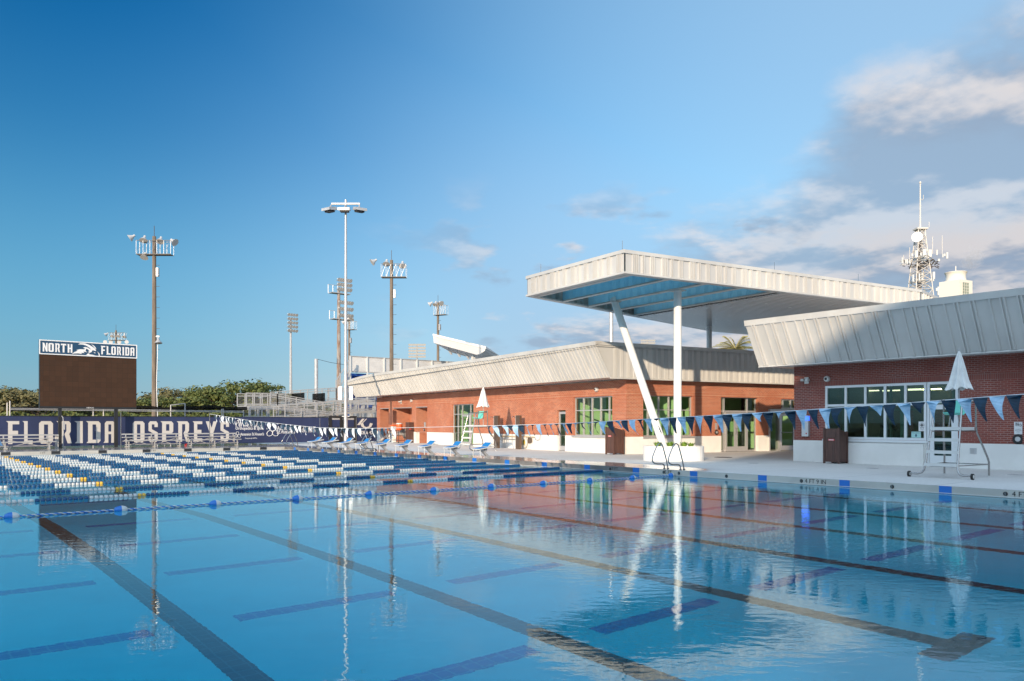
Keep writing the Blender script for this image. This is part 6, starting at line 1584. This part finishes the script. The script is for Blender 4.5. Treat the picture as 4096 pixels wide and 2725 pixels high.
def ringp(py, R_, arms=3):
    z = zz_(py); mb = MB(); pts = [TT(R_ * math.cos(k * 2.094 + .35), z, R_ * math.sin(k * 2.094 + .35)) for k in range(arms)]
    for i in range(arms): mb.bar(pts[i], pts[(i + 1) % arms], .12); mb.bar(pts[i] - Vector((0, 0, .7)), pts[(i + 1) % arms] - Vector((0, 0, .7)), .09); mb.bar(TT(0, z), pts[i], .12)
    mb.build('antenna_frame', M['tower'], t_)
ringp(1036, 3.6); ringp(1128, 2.0)
# panel antennas: (x, z_low, width, height, depth offset)
PAN = [(3650, 1038, 11, 29), (3683, 1036, 13, 32), (3708, 1033, 12, 29), (3731, 1028, 5, 22), (3633, 1032, 6, 11), (3594, 1060, 4, 24), (3605, 1062, 4, 18), (3614, 1062, 5, 18), (3625, 1060, 5, 14), (3670, 1028, 5, 11), (3751, 1038, 4, 14), (3770, 1042, 7, 25), (3758, 1032, 6, 9), (3742, 1050, 8, 9),
       (3639, 1132, 6, 28), (3658, 1130, 5, 28), (3677, 1126, 6, 30), (3723, 1120, 9, 28), (3719, 1130, 4, 20), (3739, 1186, 8, 34), (3728, 1170, 7, 12)]
for px, py, w_, h_ in PAN:
    z0 = zz_(py); hw_ = w_ / 2 * TD / FOC; hh = h_ * TD / FOC; x = (px - 3681) * TD / FOC; y = rnd.uniform(-1.8, -1.0)
    mb = MB(); mb.hexa([TT(x + a_, z0, y + b_) for a_, b_ in ((-hw_, -.1), (hw_, -.1), (hw_, .1), (-hw_, .1))], [TT(x + a_, z0 + hh, y + b_) for a_, b_ in ((-hw_, -.1), (hw_, -.1), (hw_, .1), (-hw_, .1))]); mb.build('panel_antenna', M['plastic_white'], t_)
for px, p0, p1 in ((3628, 1048, 994), (3719, 1020, 952), (3757, 1022, 948), (3604, 1060, 1025), (3705, 914, 893), (3630, 1095, 1080)):
    mb = MB(); x = (px - 3681) * TD / FOC; mb.tube([TT(x, zz_(p0), -1), TT(x, zz_(p1), -1)], .06, 4); mb.build('whip_antenna', M['tower'], t_)
mb = MB()
for k in range(46):
    x = rnd.uniform(-3.6, 3.6); z = zz_(rnd.uniform(1040, 1068)); L_ = rnd.uniform(.2, .7); mb.bar(TT(x, z, rnd.uniform(-1.5, .5)), TT(x + rnd.uniform(-.3, .3), z - L_, rnd.uniform(-1.5, .5)), .12)
mb.build('radio_units', M['tower_dark'], t_)

# ---- cooling tower on its plant building
CD = 90.0
t_ = thing('plant_building', 'plain brick plant block hidden behind the right roof, carrying the cooling tower', 'building', tuple(PD(3822, 1700, CD + 6)))
c_ = PD(3822, 1250, CD + 4); zc2 = PD(3822, 1190, CD).z
mb = MB(); e = [(-3, -3), (3, -3), (3, 3), (-3, 3)]; mb.hexa([c_ + u * a_ + v * b_ - Vector((0, 0, c_.z)) for a_, b_ in e], [c_ + u * a_ + v * b_ + Vector((0, 0, zc2 - c_.z)) for a_, b_ in e]); mb.build('wall', M['brickb'], t_)
t_ = thing('cooling_tower', 'cream cooling tower with louvred sides and round fan drum above the right roof', 'cooling tower', tuple(PD(3822, 1190, CD + 2)))
cc = DL(CD + 1.6, (CD + 1.6) * T(3823)); zb_, zs_, zt_ = zc2 + .002, ZD(1117, CD), ZD(1080, CD); rz = .50; ua = Matrix.Rotation(rz, 3, 'Z') @ u; va = Vector((-ua.y, ua.x, 0)); hw_ = 1.22
M['cream'] = pr('cream', (.70, .66, .58), .55); M['louvre'] = pr('louvre', (.22, .26, .21), .7)
def CT(a_, b_, z): return Vector((cc.x, cc.y, 0)) + ua * a_ + va * b_ + Vector((0, 0, z))
mb = MB(); e = [(-hw_, -hw_), (hw_, -hw_), (hw_, hw_), (-hw_, hw_)]; mb.hexa([CT(a_, b_, zb_) for a_, b_ in e], [CT(a_, b_, zs_) for a_, b_ in e]); mb.build('casing', M['cream'], t_)
mb = MB(); mb.lathe(CT(0, 0, zs_), [(1.12, 0), (1.04, .3), (1.02, .6), (1.12, zt_ - zs_ - .12), (1.18, zt_ - zs_ - .06), (1.18, zt_ - zs_)], 32); mb.build('fan_drum', M['cream'], t_, smooth=True)
mb = MB(); mb.tube([CT(0, 0, zt_), CT(0, 0, zt_ + .75)], .05, 6); mb.build('vent_pipe', M['cream'], t_)
for fb in (0, 1):
    mb = MB(); G_ = (lambda a_, z, o_: CT(a_, -hw_ - o_, z)) if fb == 0 else (lambda a_, z, o_: CT(hw_ + o_, a_, z))
    a0, a1 = (-.72, .48) if fb == 0 else (-.8, .8); z1, z0 = zs_ - .30, zb_ + .1
    mb.hexa([G_(a0, z0, .01), G_(a1, z0, .01), G_(a1, z1, .01), G_(a0, z1, .01)], [G_(a0, z0, .03), G_(a1, z0, .03), G_(a1, z1, .03), G_(a0, z1, .03)]); l_ = mb.build('louvre', M['louvre'], t_)
    mb = MB()
    for i in range(4): x = a0 + (a1 - a0) * i / 3; mb.hexa([G_(x - .03, z0, .031), G_(x + .03, z0, .031), G_(x + .03, z1, .031), G_(x - .03, z1, .031)], [G_(x - .03, z0, .05), G_(x + .03, z0, .05), G_(x + .03, z1, .05), G_(x - .03, z1, .05)])
    n_ = 5
    for i in range(n_ + 1): z = z0 + (z1 - z0) * i / n_; mb.hexa([G_(a0, z - .02, .052), G_(a1, z - .02, .052), G_(a1, z + .02, .052), G_(a0, z + .02, .052)], [G_(a0, z - .02, .06), G_(a1, z - .02, .06), G_(a1, z + .02, .06), G_(a0, z + .02, .06)])
    mb.build('louvre_bars', M['cream'], l_)
# steam
m = bpy.data.materials.new('steam'); m.use_nodes = True; t = m.node_tree; t.nodes.clear()
vp = N(t, 'ShaderNodeVolumePrincipled'); vp.inputs['Color'].default_value = (.95, .93, .92, 1); c = N(t, 'ShaderNodeTexCoord')
nn_ = noise(t, c.outputs['Object'], .38, 5, .6); gr = N(t, 'ShaderNodeTexGradient', gradient_type='SPHERICAL')
mpn = N(t, 'ShaderNodeMapping'); t.links.new(c.outputs['Generated'], mpn.inputs[0]); mpn.inputs['Location'].default_value = (-1, -1, -1); mpn.inputs['Scale'].default_value = (2, 2, 2); t.links.new(mpn.outputs[0], gr.inputs[0])
dn = mth(t, 'MULTIPLY', smooth(t, nn_, .44, .62), smooth(t, gr.outputs['Fac'], .0, .5)); t.links.new(mth(t, 'MULTIPLY', dn, .55), vp.inputs['Density'])
o = N(t, 'ShaderNodeOutputMaterial'); t.links.new(vp.outputs[0], o.inputs['Volume'])
mb = MB(); p0, p1 = PD(3815, 1085, CD + 3), PD(3900, 1000, CD + 3); ax = (p1 - p0); rot = ax.normalized().to_track_quat('Z', 'Y').to_matrix(); Lx = ax.length
mb.lathe(p0 + ax * .05, [(.5, 0), (1.1, Lx * .2), (1.7, Lx * .5), (1.9, Lx * .8), (1.2, Lx * 1.02), (.3, Lx * 1.12)], 16, 'Z', rot)
tag(mb.build('steam', m), 'thin white steam drifting from the cooling tower', 'steam', kind='stuff')

# ---- trees
def make_tree(h, r, seed, nleaf, mat, lo=.25, ls=.42):
    rnd = random.Random(seed); t_ = thing('broadleaf_tree', 'x', 'tree', (0, 0, 0), 'trees beyond the sports fence')
    mb = MB(); th = h * .45; mb.tube([(0, 0, 0), (.1, 0, th * .5), (0, .1, th)], [.32, .24, .16], 8)
    for k in range(7):
        a_ = k * .9 + rnd.random(); e = Vector((math.cos(a_) * r * .65, math.sin(a_) * r * .65, h * rnd.uniform(.5, .85))); s_ = Vector((0, 0, th * rnd.uniform(.5, 1)))
        mb.tube([s_, (s_ + e) / 2 + Vector((0, 0, .3)), e], [.13, .08, .03], 5)
    mb.build('trunk', M['trunk'], t_)
    mb = MB(); cl_ = []
    for k in range(46):
        a_ = rnd.uniform(0, 6.283); zz = rnd.uniform(lo, 1.0); rr = r * math.sqrt(max(.05, 1 - ((zz - .55) / .55) ** 2)) * rnd.uniform(.35, 1.0)
        cl_.append((Vector((math.cos(a_) * rr, math.sin(a_) * rr, h * zz - .6)), rnd.uniform(.55, 1.25) * r * .30))
    for i in range(nleaf):
        c_, cr = rnd.choice(cl_); d_ = Vector((rnd.gauss(0, 1), rnd.gauss(0, 1), rnd.gauss(0, 1))).normalized() * cr * (rnd.random() ** .4)
        d_.z *= .75; p = c_ + d_; nrm = (d_.normalized() + Vector((rnd.uniform(-.7, .7), rnd.uniform(-.7, .7), rnd.uniform(-.3, .9)))).normalized()
        x_ = nrm.orthogonal().normalized(); y_ = nrm.cross(x_); s_ = ls * rnd.uniform(.5, 1.1); an = rnd.uniform(0, 3.14); xx, yy = x_ * math.cos(an) + y_ * math.sin(an), y_ * math.cos(an) - x_ * math.sin(an)
        mb.poly([p - xx * s_ * .5, p - yy * s_ * .3 + xx * .05, p + xx * s_ * .5, p + yy * s_ * .3])
    mb.build('crown', mat, t_); return t_
protos = [make_tree(7.6, 3.6, 5, 5200, M['leaf']), make_tree(7.0, 3.9, 6, 5200, M['leaf']), make_tree(6.4, 3.4, 7, 4600, M['leaf_brown'])]
used = [False] * 3
TR = [  # px, py of the crown's top, distance, prototype, label
 (20, 1545, 100, 2, 'brownish tree cut by the left border of the photo'),
 (95, 1556, 104, 1, 'green tree between the left border and the scoreboard'),
 (140, 1552, 98, 2, 'brownish tree touching the left side of the scoreboard'),
 (215, 1600, 108, 1, 'tree showing low between the scoreboard legs, the left one'),
 (290, 1600, 104, 0, 'tree showing low between the scoreboard legs, the middle one'),
 (375, 1600, 110, 2, 'tree showing low between the scoreboard legs, the right one'),
 (455, 1600, 104, 1, 'tree low behind the right scoreboard leg'),
 (560, 1604, 112, 0, 'low tree just right of the scoreboard screen'),
 (625, 1590, 106, 1, 'low tree behind the foot of the brown pole by the scoreboard'),
 (690, 1553, 112, 2, 'brownish rounded tree just right of the brown pole by the scoreboard'),
 (765, 1560, 104, 0, 'green tree in the row right of the scoreboard, second from its left end'),
 (830, 1550, 110, 1, 'green tree in the middle of the row right of the scoreboard'),
 (895, 1545, 104, 0, 'green tree in the row right of the scoreboard, left of the tallest'),
 (975, 1524, 106, 1, 'tallest green tree of the row, left of the ramp'),
 (1050, 1535, 112, 0, 'green tree directly behind the left end of the ramp'),
 (1100, 1575, 108, 2, 'low brownish tree behind the ramp, last of the row'),
 (1215, 1610, 118, 1, 'low tree glimpsed through the ramp railings, left one'),
 (1320, 1612, 118, 0, 'low tree glimpsed through the ramp railings, right one'),
]
rnd = random.Random(21)
for px, py, d, k, lab in TR:
    q = PD(px, py, d); h0 = (7.6, 7.0, 6.4)[k]; sc = q.z / h0 * 1.02; p = (q.x, q.y, 0)
    if not used[k]: t_ = protos[k]; used[k] = True; t_.location = p
    else: t_ = copy_tree(protos[k], p)
    t_.rotation_euler = (0, 0, rnd.uniform(0, 6.28)); wd = max(.95, sc * 1.15) ; t_.scale = (wd * 1.1, wd * 1.1, sc); t_['label'] = lab
# low hedge seen through the fence
mb = MB(); rnd = random.Random(4)
for i in range(9000):
    px = rnd.uniform(-60, 1120); d = rnd.uniform(88, 94); q = PD(px, 1692, d); z = 2.6 * rnd.random() ** .7 + .25 * math.sin(px * .03); p = Vector((q.x, q.y, max(.1, z)))
    n_ = Vector((rnd.uniform(-1, 1), rnd.uniform(-1, 1), rnd.uniform(-.2, 1))).normalized(); x_ = n_.orthogonal(); y_ = n_.cross(x_); s_ = rnd.uniform(.25, .5)
    mb.poly([p - x_ * s_ * .5, p - y_ * s_ * .3, p + x_ * s_ * .5, p + y_ * s_ * .3])
tag(mb.build('hedge', M['leaf']), 'low tangled hedge beyond the sports fence', 'hedge', kind='stuff')
# palm behind the long building
q = PD(2940, 1385, 62); t_ = thing('palm_tree', 'feathery palm crown showing between the canopy soffit and the roofs', 'palm tree', (q.x, q.y, 0))
zc3 = PD(2945, 1398, 62).z; mb = MB(); mb.tube([(q.x, q.y, 0), (q.x, q.y, zc3)], [.28, .22], 10); mb.build('trunk', M['trunk'], t_)
rnd = random.Random(9)
for k in range(30):
    a_ = k * 2.4 + rnd.uniform(-.2, .2); el_ = rnd.uniform(.15, 1.25); L_ = rnd.uniform(1.9, 2.5); mb = MB(); dirh = Vector((math.cos(a_), math.sin(a_), 0)); pr_ = []
    for i in range(11):
        s_ = i / 10; pr_.append(Vector((q.x, q.y, zc3)) + dirh * (L_ * s_ * math.cos(el_) * 1.1) + Vector((0, 0, L_ * (s_ * math.sin(el_) - .42 * s_ * s_))))
    mb.tube(pr_, [.03 - .0024 * i for i in range(11)], 4)
    side = Vector((-dirh.y, dirh.x, 0))
    for i in range(1, 11):
        for sg in (-1, 1):
            for jj in (0, .33, .66):
                b_ = pr_[i - 1].lerp(pr_[i], jj); tl = (.42 * math.sin(math.pi * (.15 + .8 * i / 11))); e = b_ + side * sg * tl + dirh * tl * .7 + Vector((0, 0, -.10)); w_ = dirh * .035; mb.poly([b_ - w_, b_ + w_, e])
    mb.build('frond', M['leaf_palm'], t_)
